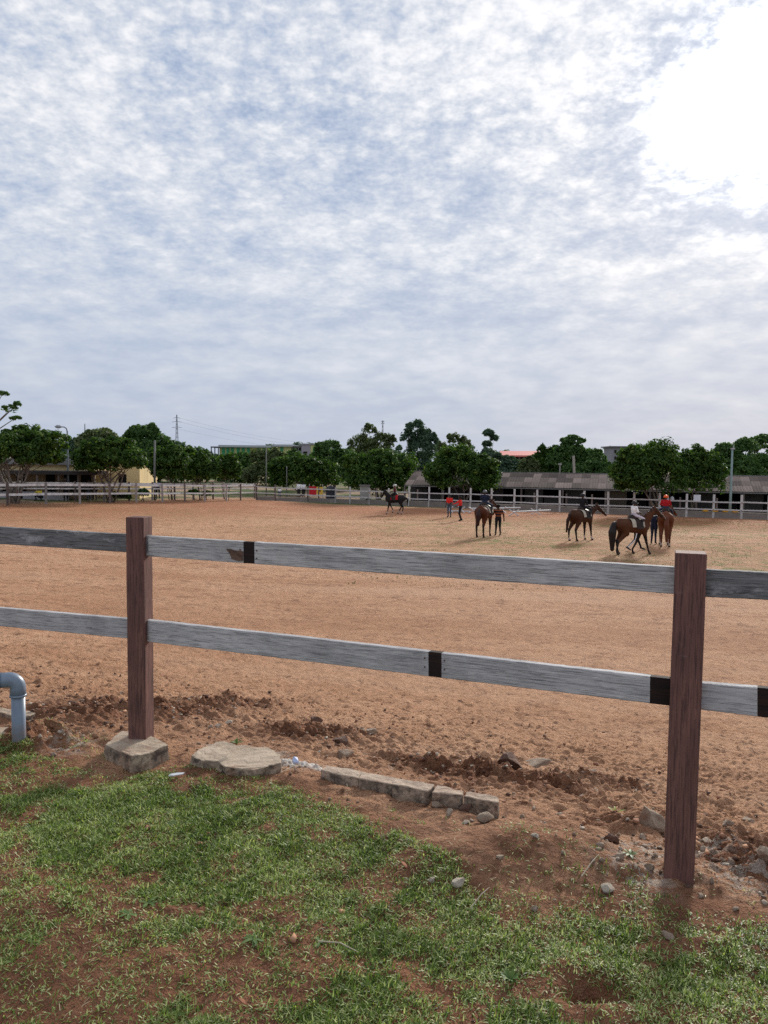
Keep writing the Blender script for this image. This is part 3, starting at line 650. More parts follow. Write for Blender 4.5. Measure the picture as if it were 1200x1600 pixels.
for i, (a, b, w, hr, mt, lb) in enumerate(ST):
    p = gp(a, b); wd = w * p.y / 1200 * .60; me = rock_mesh(100 + i); me.materials.append(M[mt])
    me.polygons.foreach_set('use_smooth', [w > 40 and False] * len(me.polygons))
    o = link('stone' if not lb.count('clod') else 'clod', me); o.location = (p.x, p.y + wd * .4, gz(p.x, p.y + wd * .4) + wd * hr * .45)
    o.scale = (wd * 1.08, wd * .8, wd * hr * 1.05); o.rotation_euler = (random.uniform(-.2, .2), random.uniform(-.2, .2), random.uniform(-.5, .5))
    tag(o, lb, 'stone' if not lb.count('clod') else 'clod')

# gravel and small clods: too many to count
def scatter(name, N, dens, smin, smax, mats, label, seed):
    r_ = np.random.default_rng(seed)
    X = r_.uniform(-3.4, 3.2, N * 8); Y = r_.uniform(1.2, 7.0, N * 8); keep = r_.random(N * 8) < dens(X, Y); X, Y = X[keep][:N], Y[keep][:N]; n = len(X)
    bm = bmesh.new(); bmesh.ops.create_icosphere(bm, subdivisions=1, radius=1); bv = np.array([v.co[:] for v in bm.verts]); bf = np.array([[v.index for v in f.verts] for f in bm.faces]); bm.free()
    sz = smin * (smax / smin) ** (r_.random(n) ** 2.2)
    V = bv[None] * (1 + (r_.random((n, len(bv), 1)) - .5) * 1.15); V = V * (r_.uniform(.6, 1.2, (n, 1, 3))) * sz[:, None, None]; V[:, :, 2] *= .75
    an = r_.uniform(0, 6.28, n); c_, s2 = np.cos(an)[:, None], np.sin(an)[:, None]
    vx = V[:, :, 0] * c_ - V[:, :, 1] * s2; vy = V[:, :, 0] * s2 + V[:, :, 1] * c_
    Z = base_h(X, Y) + detail(X, Y) + sz * .25
    P = np.stack([vx + X[:, None], vy + Y[:, None], V[:, :, 2] + Z[:, None]], -1).reshape(-1, 3)
    Fq = (bf[None] + (np.arange(n) * len(bv))[:, None, None]).reshape(-1, 3)
    me = fast_mesh(name, P, Fq, 3, mats); me.polygons.foreach_set('material_index', np.repeat(r_.integers(0, len(mats), n), len(bf)).astype(np.int32))
    return tag(link(name, me), label, None, None, 'stuff')
def d_gravel(X, Y):
    m = churn(X, Y) * .8 + sstep(-.1, .1, sdist(X, Y)) * (1 - sstep(.3, 1.3, sdist(X, Y))) * .22
    for c, r in LIME: m = m + blob(X, Y, c, r * 1.3, .9)
    return m * .6
scatter('gravel', 3600, d_gravel, .003, .016, [M['stone'], M['stone_pale'], M['stone']], 'loose gravel and chips in the churned strip along the fence', 5)
def d_clod(X, Y):
    s = sdist(X, Y); return .10 * sstep(-.05, .3, s) * (1 - sstep(1.5, 4.5, s)) + churn(X, Y) * .9 + .008 * (s < 0)
scatter('soil_clods', 7000, d_clod, .003, .017, [M['stone_red'], simple('clod_soil', (.26, .13, .08), .95, .3, 40), simple('clod_sand', (.40, .22, .13), .95, .3, 40)], 'crumbs and clods of reddish soil along the fence foot', 6)

# ------------------------------------------------------------------ grass
def leaf_mat(name, c1, c2, c3, rough=.55, trans=.35, spec=.25):
    m, nt, b = newmat(name); t = NT(nt); v = t.n('ShaderNodeAttribute', attribute_name='v').outputs['Fac']
    r = t.n('ShaderNodeValToRGB'); t.l(v, r.inputs[0]); r.color_ramp.elements[0].color = (*c1, 1); r.color_ramp.elements[1].color = (*c3, 1); k = r.color_ramp.elements.new(.5); k.color = (*c2, 1)
    t.l(r.outputs[0], b.inputs['Base Color']); b.inputs['Roughness'].default_value = rough; b.inputs['Specular IOR Level'].default_value = spec
    tr = t.n('ShaderNodeBsdfTranslucent'); t.l(t.mix(1, r.outputs[0], (1.1, 1.25, .5), 'MULTIPLY'), tr.inputs[0])
    ms = t.n('ShaderNodeMixShader'); ms.inputs[0].default_value = trans; t.l(b.outputs[0], ms.inputs[1]); t.l(tr.outputs[0], ms.inputs[2])
    t.l(ms.outputs[0], nt.nodes['Material Output'].inputs[0]); return m
M['grass'] = leaf_mat('grass_blades', (.055, .10, .015), (.21, .29, .06), (.62, .64, .33), .5, .36, .3)
def grass_density(X, Y):
    e = grass_edge(X) - Y
    edge = sstep(.02, .16, e + (fbm(X, Y, 7, 3, 91) - .5) * .22)
    n1 = fbm(X, Y, 3.4, 4, 81); n2 = fbm(X, Y, 1.1, 3, 85); n3 = fbm(X, Y, 11, 3, 87)
    bare = sstep(.375, .465, n1 + (n3 - .5) * .55 + (n2 - .5) * .2 - .13 * sstep(.1, -.9, X) * sstep(2.9, 2.2, Y) - .03 * sstep(2.6, 2.1, Y) + .06 * sstep(2.5, 3.1, Y))
    d = edge * (bare * .85 + .15)
    d = d * (1 - .93 * np.exp(-((X - MOUND.x) ** 2 / .07 + (Y - MOUND.y + .02) ** 2 / .045)))
    d = d * (1 - .9 * np.exp(-((X - HOLE.x) ** 2 / .008 + (Y - HOLE.y) ** 2 / .004)))
    d = d + .07 * sstep(.40, .50, fbm(X, Y, 5, 3, 95)) * sstep(-.75, -.35, e) * (sdist(X, Y) < 0.05)
    return np.clip(d, 0, 1)
def blades(name, X, Y, L, W, v, seed, lean=(.15, 1.2), mat=None, flat=.35):
    r_ = np.random.default_rng(seed); n = len(X); an = r_.uniform(0, 6.283, n); le = r_.uniform(*lean, n)
    Z = base_h(X, Y) + detail(X, Y) - .003
    dx, dy = np.cos(an), np.sin(an); wx, wy = -dy * W / 2, dx * W / 2
    def P(f, wf):
        r = L * np.sin(le * (.6 + .6 * f)) * f; h = L * np.cos(le * (.55 + .65 * f)) * f
        cx, cy, cz = X + dx * r, Y + dy * r, Z + np.maximum(h, .002)
        return np.stack([cx - wx * wf, cy - wy * wf, cz], -1), np.stack([cx + wx * wf, cy + wy * wf, cz], -1)
    a0, b0 = P(0, .8); a1, b1 = P(.5, 1.0); a2, _ = P(1, 0)
    V = np.stack([a0, b0, b1, a1, a2], 1).reshape(-1, 3); base = np.arange(n)[:, None] * 5
    F = np.concatenate([base + [0, 1, 2], base + [0, 2, 3], base + [3, 2, 4]], 1).reshape(-1, 3)
    return fast_mesh(name, V, F, 3, [mat or M['grass']], {'v': np.repeat(v, 5)})
r_ = np.random.default_rng(12)
NT_ = 88000; X = r_.uniform(-3.2, 2.9, NT_ * 2); Y = r_.uniform(1.35, 4.6, NT_ * 2)
k = (np.abs(X) < .75 * Y + .5) & (r_.random(len(X)) < grass_density(X, Y)); X, Y = X[k], Y[k]
NB = 6; dens_l = fbm(X, Y, 5.5, 3, 131); lush = np.clip(grass_density(X, Y), 0, 1) * sstep(.3, .62, dens_l)
lush = np.maximum(lush, 1.3 * np.exp(-((X - gp(960, 1390).x) ** 2 / .06 + (Y - gp(960, 1395).y) ** 2 / .02)))
X2 = np.repeat(X, NB) + r_.normal(0, .013, len(X) * NB); Y2 = np.repeat(Y, NB) + r_.normal(0, .010, len(Y) * NB); l2 = np.repeat(lush, NB)
L = (.010 + .012 * r_.random(len(X2)) + .015 * l2 * r_.random(len(X2))); W = .0020 + .0024 * r_.random(len(X2))
v = np.clip(.50 - .22 * l2 + r_.normal(0, .30, len(X2)) + .5 * (fbm(X2, Y2, 2.2, 3, 141) - .5) + .35 * (r_.random(len(X2)) > .9), 0, 1)  # palest blades mix dry tones with highlights painted as colour
tag(link('grass', blades('grass', X2, Y2, L, W, v, 3, (.35, 1.45))), 'short patchy grass of the lawn on this side of the fence', None, None, 'stuff')
print('grass blades', len(X2))
# low weeds on the far side of the arena
X = r_.uniform(-6, 34, 26000); Y = r_.uniform(22, 58, 26000); k = (fbm(X, Y, .45, 4, 151) > .53) & (X < .6 * Y) & (X > -.05 * Y); X, Y = X[k], Y[k]
n = len(X)
tag(link('arena_weeds', blades('arena_weeds', X, Y, .04 + .05 * r_.random(n), .015 + .015 * r_.random(n), np.clip(.3 + r_.normal(0, .15, n), 0, 1), 8, (.5, 1.3), leaf_mat('dull_weed_blades', (.07, .09, .03), (.12, .14, .045), (.2, .2, .08), .9, .15, .05))), 'sparse dry weeds growing on the arena sand', None, None, 'stuff')

# broad leaved weeds: each leaf a part
M['weed'] = leaf_mat('weed_leaf', (.05, .10, .025), (.09, .16, .04), (.20, .26, .07), .5, .3)
M['weed_pale'] = leaf_mat('pale_weed_leaf', (.20, .24, .05), (.30, .34, .08), (.40, .42, .12), .5, .35)
M['weed_dull'] = leaf_mat('dull_weed_leaf', (.07, .13, .04), (.11, .18, .055), (.20, .27, .10), .55, .3)
def weed_plant(px, py, n, ln_, mat, label, tilt=(.25, .7)):
    p = gp(px, py); t = thing('weed_plant', label, 'weed', (p.x, p.y, gz(p.x, p.y)), random.uniform(0, 6))
    for i in range(n):
        a = i * 2.4 + random.uniform(-.3, .3); L_ = ln_ * random.uniform(.7, 1.1); w_ = L_ * .3; tl = random.uniform(*tilt); V = []; F = []
        for j, (f, wf) in enumerate(((0, .15), (.3, .8), (.6, 1), (.85, .6), (1, .05))):
            r = L_ * f * math.cos(tl * (1 - f * .8)); h = L_ * (math.sin(tl) * f - .28 * f * f) + .004
            for s2 in (-1, 0, 1): V.append((math.cos(a) * r - math.sin(a) * s2 * w_ / 2 * wf, math.sin(a) * r + math.cos(a) * s2 * w_ / 2 * wf, h + abs(s2) * w_ * .12 * wf))
        F = [(j * 3 + k_, j * 3 + k_ + 1, j * 3 + k_ + 4, j * 3 + k_ + 3) for j in range(4) for k_ in range(2)]
        me = mesh('leaf', V, F, mat, True); at2 = me.attributes.new('v', 'FLOAT', 'POINT'); at2.data.foreach_set('value', [random.uniform(.2, .8)] * len(V)); link('leaf', me, t)
for a in [(962, 1272, 7, .05, M['weed_pale'], 'yellow green seedling on bare soil left of the right post', (.6, 1.1)),
          (370, 1165, 12, .045, M['weed'], 'small dark green weed growing on the broken slab', (.5, 1.2)),
          (232, 1412, 7, .036, M['weed_dull'], 'dull broad leaved weed in grass at left, beside a bare patch', (.15, .5)),
          (200, 1430, 6, .040, M['weed_dull'], 'flat pale weed rosette at left below the other one', (.12, .4)),
          (396, 1472, 7, .040, M['weed_dull'], 'star shaped grey green weed in grass below the kerb', (.1, .35)),
          (296, 1378, 6, .035, M['weed_dull'], 'small star shaped weed in the grass left of centre', (.1, .4)),
          (267, 1287, 6, .035, M['weed_dull'], 'small flat weed in grass below the concrete footing', (.1, .4)),
          (797, 1535, 34, .030, M['weed'], 'lush dark weed clump beside the dug hole', (.6, 1.3)),
          (985, 1338, 9, .035, M['weed'], 'trailing green weed beside the brown stone', (.2, .7)),
          (500, 1478, 6, .03, M['weed_dull'], 'small grey green weed at the lower middle of the lawn', (.1, .4))]:
    weed_plant(*a)
# dry twigs
tw = simple('dry_twig', (.40, .34, .26), .8)
for i, ((x0, y0, x1, y1), lb) in enumerate([((497, 1480, 560, 1500), 'thin straw lying in the grass at lower centre'), ((735, 1425, 765, 1400), 'dry stem slanting beside the bare mound'), ((908, 1388, 935, 1362), 'dry stalk standing left of the pale pointed stone'),
    ((470, 1200, 440, 1215), 'short dry twig beside the lime crust')]):
    a, b = gp(x0, y0), gp(x1, y1); a.z = gz(a.x, a.y) + .012; b.z = gz(b.x, b.y) + .02; mid_ = (a + b) / 2 + Vector((.006, .004, .01))
    mb = MB(); mb.tube([a, mid_, b], [.0022, .0018, .001], 5); tag(mb.build('twig', tw), lb, 'twig')

# dry straw and dead leaves in the lawn
r_ = np.random.default_rng(99); X = r_.uniform(-3, 2.8, 5200); Y = r_.uniform(1.4, 4.4, 5200); k = (grass_edge(X) - Y > -.35) & (sdist(X, Y) < .2); X, Y = X[k], Y[k]; n = len(X)
M['straw'] = leaf_mat('dry_straw', (.20, .13, .07), (.40, .31, .18), (.60, .52, .34), .7, .15, .15)
tag(link('dry_straw', blades('dry_straw', X, Y, .015 + .035 * r_.random(n), .0012 + .0016 * r_.random(n), np.clip(r_.random(n), 0, 1), 17, (1.35, 1.62), M['straw'])), 'dry straw and dead blades lying in the lawn', None, None, 'stuff')
def dead_leaf(px, py, s_, lb):
    p = gp(px, py); V = [(0, -.5, 0), (.26, -.2, .10), (.22, .2, .14), (0, .5, .05), (-.22, .2, .12), (-.26, -.2, .08), (0, 0, -.01)]
    V = V + [(x_, y_, z_ - .03) for x_, y_, z_ in V]; F = [(6, i, (i + 1) % 6) for i in range(6)] + [(13, 7 + (i + 1) % 6, 7 + i) for i in range(6)] + [(i, i + 7, (i + 1) % 6 + 7, (i + 1) % 6) for i in range(6)]
    o = link('dead_leaf', mesh('dead_leaf', V, F, simple('dead_leaf', (.26, .11, .06), .8, .3, 20), True)); o.location = (p.x, p.y, gz(p.x, p.y) + .02); o.scale = (s_,) * 3; o.rotation_euler = (.5, .2, random.uniform(0, 6)); tag(o, lb, 'leaf')
dead_leaf(631, 1364, .036, 'curled reddish dead leaf in the grass left of the bare mound')
dead_leaf(378, 1572, .03, 'small brown dead leaf near the bottom edge, left of centre')
dead_leaf(1078, 1385, .03, 'reddish dead leaf at the foot of the right post') if False else None
# ================================================================== far side of the arena
def gz0(p): return float(base_h(p.x, p.y))
def pushed(p, dy):
    k = 1 + dy / p.y; q = Vector((p.x * k, p.y * k, 0)); q.z = gz0(q); return q
M['fpost'] = simple('faded_post', (.36, .33, .32), .85, .35, 3, objrand=.25)
M['fpost_dark'] = simple('worn_dark_post', (.16, .13, .12), .85, .35, 3, objrand=.3)
M['frail'] = simple('faded_white_rail', (.78, .77, .76), .8, .3, 2.5, grime=(.27, .24, .23))
M['frail_r'] = simple('faded_grey_rail', (.55, .54, .54), .8, .3, 2.5, grime=(.2, .18, .18))
M['fwhite'] = simple('concrete_white_post', (.55, .54, .53), .85, .25, 3, grime=(.3, .28, .27))
M['fwall'] = simple('low_wall', (.24, .215, .195), .9, .35, .9, .02, grime=(.11, .09, .08))
def rail_between(parent, a, b, z, hgt_, mat, name='rail', th=.05, sag=0, off=0.0, label=None):
    A = a + Vector((0, 0, z[0] if isinstance(z, tuple) else z)); B = b + Vector((0, 0, z[1] if isinstance(z, tuple) else z)); d = B - A; L = d.length
    rot = Matrix((d.normalized(), Vector((-d.y, d.x, 0)).normalized(), d.normalized().cross(Vector((-d.y, d.x, 0)).normalized()))).transposed()
    mb = MB(); mb.box((0, off, 0), (L - .004, th, hgt_)); o = mb.build(name, mat, parent)
    o.matrix_basis = Matrix.Translation((A + B) / 2 - parent.location) @ rot.to_4x4(); return o
def fpost(parent, p, h, w, mat, sink=.2, name='post'):
    mb = MB(); mb.box((0, 0, (h - sink) / 2), (w, w, h + sink)); o = mb.build(name, mat, parent, loc=p - parent.location, rz=math.atan2(-p.x, p.y) * .5)
    o.rotation_euler.x = random.uniform(-.012, .012); o.rotation_euler.y = random.uniform(-.018, .018); return o
lf = thing('arena_fence', 'white two rail fence along the left side of the riding arena', 'fence', LFp[1])
for i, p in enumerate(LFp[1:-1]):
    fpost(lf, p, 1.5, .13, M['fpost'] if i % 3 else M['fpost_dark'])
fl0 = LFp[0]; fpost(lf, fl0, 1.5, .13, M['fpost'])
prev = fl0
for i, p in enumerate(LFp[1:]):
    w = .175 - .005 * i
    o_ = Vector((-.09, -.03, 0)); rail_between(lf, prev + o_, p + o_, 1.33, w, M['frail']); rail_between(lf, prev + o_, p + o_, .70, w * .9, M['frail']); prev = p
# second fence behind it
lb_px = [(-120, 789), (30, 784.5), (118, 783.5), (163, 783), (202, 782.5), (238, 782), (273, 781.5), (302, 781), (333, 780), (350, 779.5), (398, 779)]
LBp = [gp(a, b) for a, b in lb_px]
lb_f = thing('back_fence', 'second white rail fence just behind the left arena fence', 'fence', LBp[1])
for i, p in enumerate(LBp): fpost(lb_f, p, 1.5, .14, M['fpost'] if i % 2 else M['fpost_dark'])
for i in range(len(LBp) - 1):
    rail_between(lb_f, LBp[i], LBp[i + 1], 1.36, .10, M['frail']); rail_between(lb_f, LBp[i], LBp[i + 1], .95, .10, M['frail'])
# right hand fence on its low wall
rf = thing('arena_fence', 'long grey rail fence standing on a low wall in front of the stable', 'fence', RFp[0])
thick = {547, 638.5, 670, 702, 734.7, 768, 803, 838.7, 874.4, 912, 950, 990, 1030, 1072, 1114, 1158, 1200, 1245, 1290}
for px_f, p in zip(RFX, RFp):
    if px_f in thick: fpost(rf, p, 1.80 if px_f > 600 else 1.6, .15, M['fwhite'])
    elif px_f != 607: fpost(rf, p, 1.5, .15, M['fpost_dark'] if px_f < 500 else M['fpost'])
    else: fpost(rf, p, 1.55, .15, M['fwhite'])
for px_f in (497.5, 588, 652, 692, 835, 885, 925, 1063, 1120):
    p = gp(px_f, rf_y(px_f)); fpost(rf, p + Vector((0, .1, 0)), 1.52, .12, M['fpost_dark'])
for i in range(len(RFp) - 1):
    a, b = RFp[i], RFp[i + 1]; off = Vector((0, -.13, 0)); m_ = M['frail_r']
    rail_between(rf, a + off, b + off, (1.24 + random.uniform(-.03, .03), 1.24 + random.uniform(-.03, .03)), .10, m_)
    rail_between(rf, a + off, b + off, (.66 + random.uniform(-.03, .03), .66 + random.uniform(-.03, .03)), .10, m_)
    hw = .34 + .14 * min(1, i / 6) + random.uniform(-.02, .02)
    mb = MB(); mid_p = (a + b) / 2; d = b - a; mb.box((0, .06, (hw - .3) / 2), (d.length - .02, .22, hw + .3)); o = mb.build('wall_block', M['fwall'], rf, loc=mid_p - rf.location, rz=math.atan2(d.y, d.x)); 

# ------------------------------------------------------------------ stable
SA, SB = at(632, 760, 74.7), at(1320, 760, 63.0)
SD = Vector((SB.x - SA.x, SB.y - SA.y, 0)); SL = SD.length; srz = math.atan2(SD.y, SD.x)
sg = -2.65
stable = thing('stable', 'long low stable with a patchy brown sheet roof and dark open stalls', 'stable', (SA.x, SA.y, sg), srz)
eave, ridge, dep = 1.76, 3.02, 3.3
M['sheet'] = simple('roof_sheet', (.225, .175, .15), .9, .3, 1.6, .01, objrand=.5, grime=(.11, .08, .07))
M['dark'] = simple('stall_dark', (.018, .016, .015), .95, .3, 1)  # roof shade inside the stalls is painted in as a near black colour
M['stall'] = simple('stall_wall', (.085, .08, .078), .9, .35, .8, grime=(.035, .03, .028))
M['stall_cream'] = simple('stall_cream', (.17, .14, .11), .9, .3, .8, grime=(.1, .08, .06))
ncol = int(SL / .74); cw = SL / ncol; rows = 3
slope = math.atan2(ridge - eave, dep); rl = math.hypot(ridge - eave, dep) / rows
def sheet_me():
    n = 6; V = []; F = []
    for i in range(n + 1):
        x_ = -cw / 2 + .006 + (cw - .012) * i / n; zt = .03 * (i % 2)
        V += [(x_, -rl / 2 - .05, zt), (x_, rl / 2 + .03, zt), (x_, -rl / 2 - .05, zt - .02), (x_, rl / 2 + .03, zt - .02)]
    for i in range(n):
        a = i * 4; F += [(a, a + 4, a + 5, a + 1), (a + 2, a + 3, a + 7, a + 6), (a, a + 2, a + 6, a + 4), (a + 1, a + 5, a + 7, a + 3)]
    return mesh('sheet', V, F, M['sheet'])
sm = sheet_me()
roof = MB(); roof.box((SL / 2, dep / 2, (eave + ridge) / 2 - .09), (SL, .06, .06))
roof = MB()
for kx in range(int(SL / 3)): roof.box((1.5 + kx * 3, dep / 2, (eave + ridge) / 2 - .10), (.08, math.hypot(dep, ridge - eave), .08), rot=Matrix.Rotation(slope, 3, 'X'))
roof.box((SL / 2, dep + 1.3, ridge - .62), (SL, 3.1, .05), rot=Matrix.Rotation(-.42, 3, 'X'))
roof_o = roof.build('roof', M['sheet'], stable)
for r_i in range(rows):
    f = (r_i + .5) / rows; yy_, zz_ = dep * f, eave + (ridge - eave) * f
    for ci in range(ncol):
        o = link('sheet', sm, roof_o); o.location = (cw * (ci + .5), yy_, zz_ + .012 * (rows - r_i) + random.uniform(0, .012)); o.rotation_euler = (slope, 0, random.uniform(-.006, .006))
mb = MB(); mb.tube([(0, dep, ridge + .06), (SL, dep, ridge + .06)], .07, 6); mb.build('ridge_cap', simple('ridge_cap', (.12, .115, .115), .8), stable)
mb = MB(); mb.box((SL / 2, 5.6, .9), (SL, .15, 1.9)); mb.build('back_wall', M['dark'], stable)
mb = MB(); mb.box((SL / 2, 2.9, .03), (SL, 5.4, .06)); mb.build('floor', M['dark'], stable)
mb = MB(); mb.box((SL / 2, -.02, eave - .07), (SL, .05, .10)); mb.build('eave_board', simple('eave_board', (.20, .19, .19), .8), stable)
nb = int(SL / 3.6)
for i in range(nb + 1):
    x0 = i * SL / nb
    mb = MB(); mb.box((x0, .12, eave / 2 - .04), (.16, .16, eave - .12)); mb.build('veranda_post', M['fpost_dark'], stable)
    if i < nb:
        mb = MB(); mb.box((x0 + .95, 1.9, eave / 2 + .12), (1.7, .14, eave + .2)); mb.build('stall_front', M['stall_cream'] if i % 7 == 5 else M['stall'], stable)
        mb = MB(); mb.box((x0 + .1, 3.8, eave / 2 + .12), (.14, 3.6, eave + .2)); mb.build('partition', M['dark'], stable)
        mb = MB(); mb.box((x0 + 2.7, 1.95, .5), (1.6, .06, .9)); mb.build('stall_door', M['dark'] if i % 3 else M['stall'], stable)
mb = MB(); q = Vector((0, 0, 0)); vx = (at(849, 740, 76).x - SA.x) / math.cos(srz)
mb.tube([(vx, dep - .1, ridge - .2), (vx, dep - .1, ridge + .85)], .06, 8); mb.tube([(vx, dep - .1, ridge + .85), (vx, dep - .1, ridge + 1.02)], .16, 8); mb.build('vent_pipe', simple('vent_pipe', (.3, .29, .28), .7), stable)

# things along the wall
def on_wall(px, zoff, back=.3):
    p = gp(px, rf_y(px)); return p + Vector((0, back, zoff))
yb = simple('yellow_trough', (.62, .36, .04), .55, .15)
for px_f, lb in ((1102, 'yellow feed trough on the low wall below the white notice board'), (1117, 'second yellow feed trough from the left on the low wall'), (1133, 'yellow feed trough just left of the tall green lamp pole'), (1148, 'yellow feed trough just right of the tall green lamp pole')):
    p = on_wall(px_f, .48, .02); mb = MB(); w, d, h = .22, .12, .15
    o_b = [(-w * .8, -d * .8, 0), (w * .8, -d * .8, 0), (w * .8, d * .8, 0), (-w * .8, d * .8, 0)]; o_t = [(-w, -d, h), (w, -d, h), (w, d, h), (-w, d, h)]; i_t = [(a * .88, b * .8, h) for a, b, _ in o_t]; i_b = [(a * .85, b * .75, .03) for a, b, _ in o_b]
    V = o_b + o_t + i_t + i_b
    F = [(3, 2, 1, 0)] + [(k, (k + 1) % 4, 4 + (k + 1) % 4, 4 + k) for k in range(4)] + [(4 + k, 4 + (k + 1) % 4, 8 + (k + 1) % 4, 8 + k) for k in range(4)] + [(8 + k, 8 + (k + 1) % 4, 12 + (k + 1) % 4, 12 + k) for k in range(4)] + [(12, 13, 14, 15)]
    mb.add(V, F); o = mb.build('feed_trough', yb, loc=p); tag(o, lb, 'trough', 'yellow troughs on the wall')
p = pushed(gp(1088, rf_y(1088)), 1.6); nbd = thing('notice_board', 'white notice board on a post behind the right hand fence', 'sign', p)
mb = MB(); mb.box((0, 0, 1.40), (.56, .04, .56)); mb.build('board', simple('white_board', (.66, .69, .76), .5, .05), nbd)
mb = MB(); mb.box((0, .05, .75), (.07, .05, 1.9)); mb.build('post', M['fpost_dark'], nbd)
for px_f, w, lb in ((1044.5, .12, 'narrow white feed sack hanging behind the right hand fence'), (1052, .14, 'wider white feed sack hanging right of the narrow one')):
    p = gp(px_f, rf_y(px_f)) + Vector((0, .35, 1.22)); mb = MB(); mb.tube([(0, 0, 0), (0, .01, .1), (0, 0, .28), (.01, 0, .34)], [w * 1.0, w * 1.12, w * .8, w * .45], 9)
    tag(mb.build('feed_sack', simple('white_sack', (.62, .63, .66), .7, .12), smooth=True, loc=p), lb, 'sack')
# cavaletti: white poles with crossed ends
cw_m = simple('cavaletti_white', (.60, .60, .60), .6, .12)
def cavaletto(a, b, lb, zz_=.34):
    A, B = gp(*a), gp(*b); mid_p = (A + B) / 2; t = thing('cavaletti_pole', lb, 'jump pole', mid_p, 0, 'white jump poles lying by the right fence')
    A, B = A - mid_p, B - mid_p; d = (B - A).normalized(); n_ = Vector((-d.y, d.x, 0))
    mb = MB(); mb.tube([A + Vector((0, 0, zz_)), B + Vector((0, 0, zz_))], .055, 8); mb.build('pole', cw_m, t)
    for e in (A + d * .15, A.lerp(B, .6)):
        mb = MB()
        for s2 in (-1, 1): mb.tube([e - n_ * .26 * s2 + d * .28 * s2, e + n_ * .26 * s2 - d * .28 * s2 + Vector((0, 0, .48))], .045, 6)
        mb.build('cross_end', cw_m, t)
cavaletto((700, 800.5), (735, 801.5), 'white jump pole on the ground behind the two people in red', .12)
cavaletto((737, 802), (813, 800.5), 'long white jump pole behind the striped shirt man', .38)
cavaletto((801, 806), (860, 803), 'white jump pole with crossed wooden ends between striped man and brown horse', .3)

# signs, tank, hut beyond the corner
p = pushed(gp(488, 784), 5); t = thing('sign_board', 'red and yellow sign board behind the far fence corner', 'sign', p); s1 = p.y / 1200
hz_ = lambda px_, py_: at(px_, py_, p.y) - p
for nme, x0, x1, y0, y1, c_ in (('red_panel', 483, 494.3, 760, 773, (.55, .02, .03)), ('yellow_panel', 494.8, 504.5, 761, 772.5, (.72, .45, .06))):
    a, b = hz_(x0, y1), hz_(x1, y0); mb = MB(); mb.box(((a.x + b.x) / 2, 0, (a.z + b.z) / 2), (b.x - a.x, .05, b.z - a.z)); mb.build(nme, simple(nme, c_, .5, .08), t)
for x0 in (483.3, 504): a = hz_(x0, 780); mb = MB(); mb.box((a.x, .06, .6), (.06, .06, 1.9)); mb.build('post', M['fpost'], t)
a = hz_(499, 767); k_ = .012 * 4; P2 = [(-3, 1), (-2.2, 2.6), (-.8, 2.2), (.6, 1.2), (2.2, 2.4), (3, 1.2), (2.4, -.2), (2.6, -2.6), (1.4, -2.6), (1.0, -.8), (-.8, -.8), (-1.6, -2.6), (-2.6, -2.4), (-1.8, -.2)]
V = [(a.x + u * k_, -.035, a.z + w * k_) for u, w in P2] + [(a.x + u * k_, -.028, a.z + w * k_) for u, w in P2]; n = len(P2)
mb = MB(); mb.add(V, [tuple(range(n)), tuple(range(2 * n - 1, n - 1, -1))] + [(i, i + n, (i + 1) % n + n, (i + 1) % n) for i in range(n)]); mb.build('emblem', simple('black_print', (.02, .02, .02), .6), t)
p = pushed(gp(517, 786), 3.5); t = thing('water_tank', 'black ribbed plastic water tank on a pale base', 'tank', p)
mb = MB(); mb.box((0, 0, .12), (1.25, 1.25, .24)); mb.build('base', M['fwhite'], t)
mb = MB(); zs = [.24, .3, .5, .55, .75, .8, 1.0, 1.05, 1.22, 1.38, 1.48, 1.5, 1.58]; rs = [.5, .52, .52, .49, .52, .49, .52, .52, .5, .36, .2, .14, .13]; mb.tube([(0, 0, q) for q in zs], rs, 20); mb.build('tank_body', simple('black_plastic', (.02, .022, .03), .45), t, True)
p = pushed(gp(570, 788), 3); t = thing('concrete_hut', 'small grey concrete hut behind the fence, left of the black horse', 'hut', p)
mb = MB(); mb.box((0, 0, .82), (.95, .9, 1.64)); mb.build('wall', simple('hut_wall', (.36, .34, .31), .9, .2, 2), t); mb = MB(); mb.box((0, -.05, 1.68), (1.1, 1.1, .08)); mb.build('roof', M['fwall'], t)
mb = MB(); mb.box((.35, -.46, .2), (.5, .05, .4)); mb.build('hatch', M['dark'], t)

# ------------------------------------------------------------------ left building
cream = simple('cream_wall', (.80, .62, .33), .85, .10, .7, grime=(.5, .37, .2)); cream2 = simple('tan_wall', (.36, .26, .16), .85, .15, .7)
def px_box(parent, name, x0, x1, y0, y1, Y, depth, mat, sub=None):
    a, b = at(x0, y1, Y), at(x1, y0, Y); c_ = Vector(((a.x + b.x) / 2, Y + depth / 2, (a.z + b.z) / 2)) - parent.location
    mb = MB(); mb.box(c_, (abs(b.x - a.x), depth, abs(b.z - a.z))); return mb.build(name, mat, sub or parent, loc=None)
Yb = 57
p = at(100, 790, Yb + 2); p.z = gz0(p) - .1; hb = thing('cream_building', 'cream stable office with dark lean-to roof behind the left fence', 'building', p)
px_box(hb, 'upper_wall', -160, 147, 724, 738, Yb + 2.6, 4, cream)
px_box(hb, 'main_roof', -165, 112, 717.5, 723.5, Yb + 2.2, 5, simple('grey_roof', (.22, .215, .21), .85, .2, 1))
px_box(hb, 'porch_roof', -165, 147, 736.6, 738.8, Yb, 3, simple('dark_roof', (.05, .045, .045), .8))
px_box(hb, 'porch_wall', -160, 147, 739, 787, Yb + 2.8, .3, cream2)
px_box(hb, 'plinth', -160, 104, 769, 787, Yb + .3, .3, simple('grey_plinth', (.33, .32, .34), .85, .15))
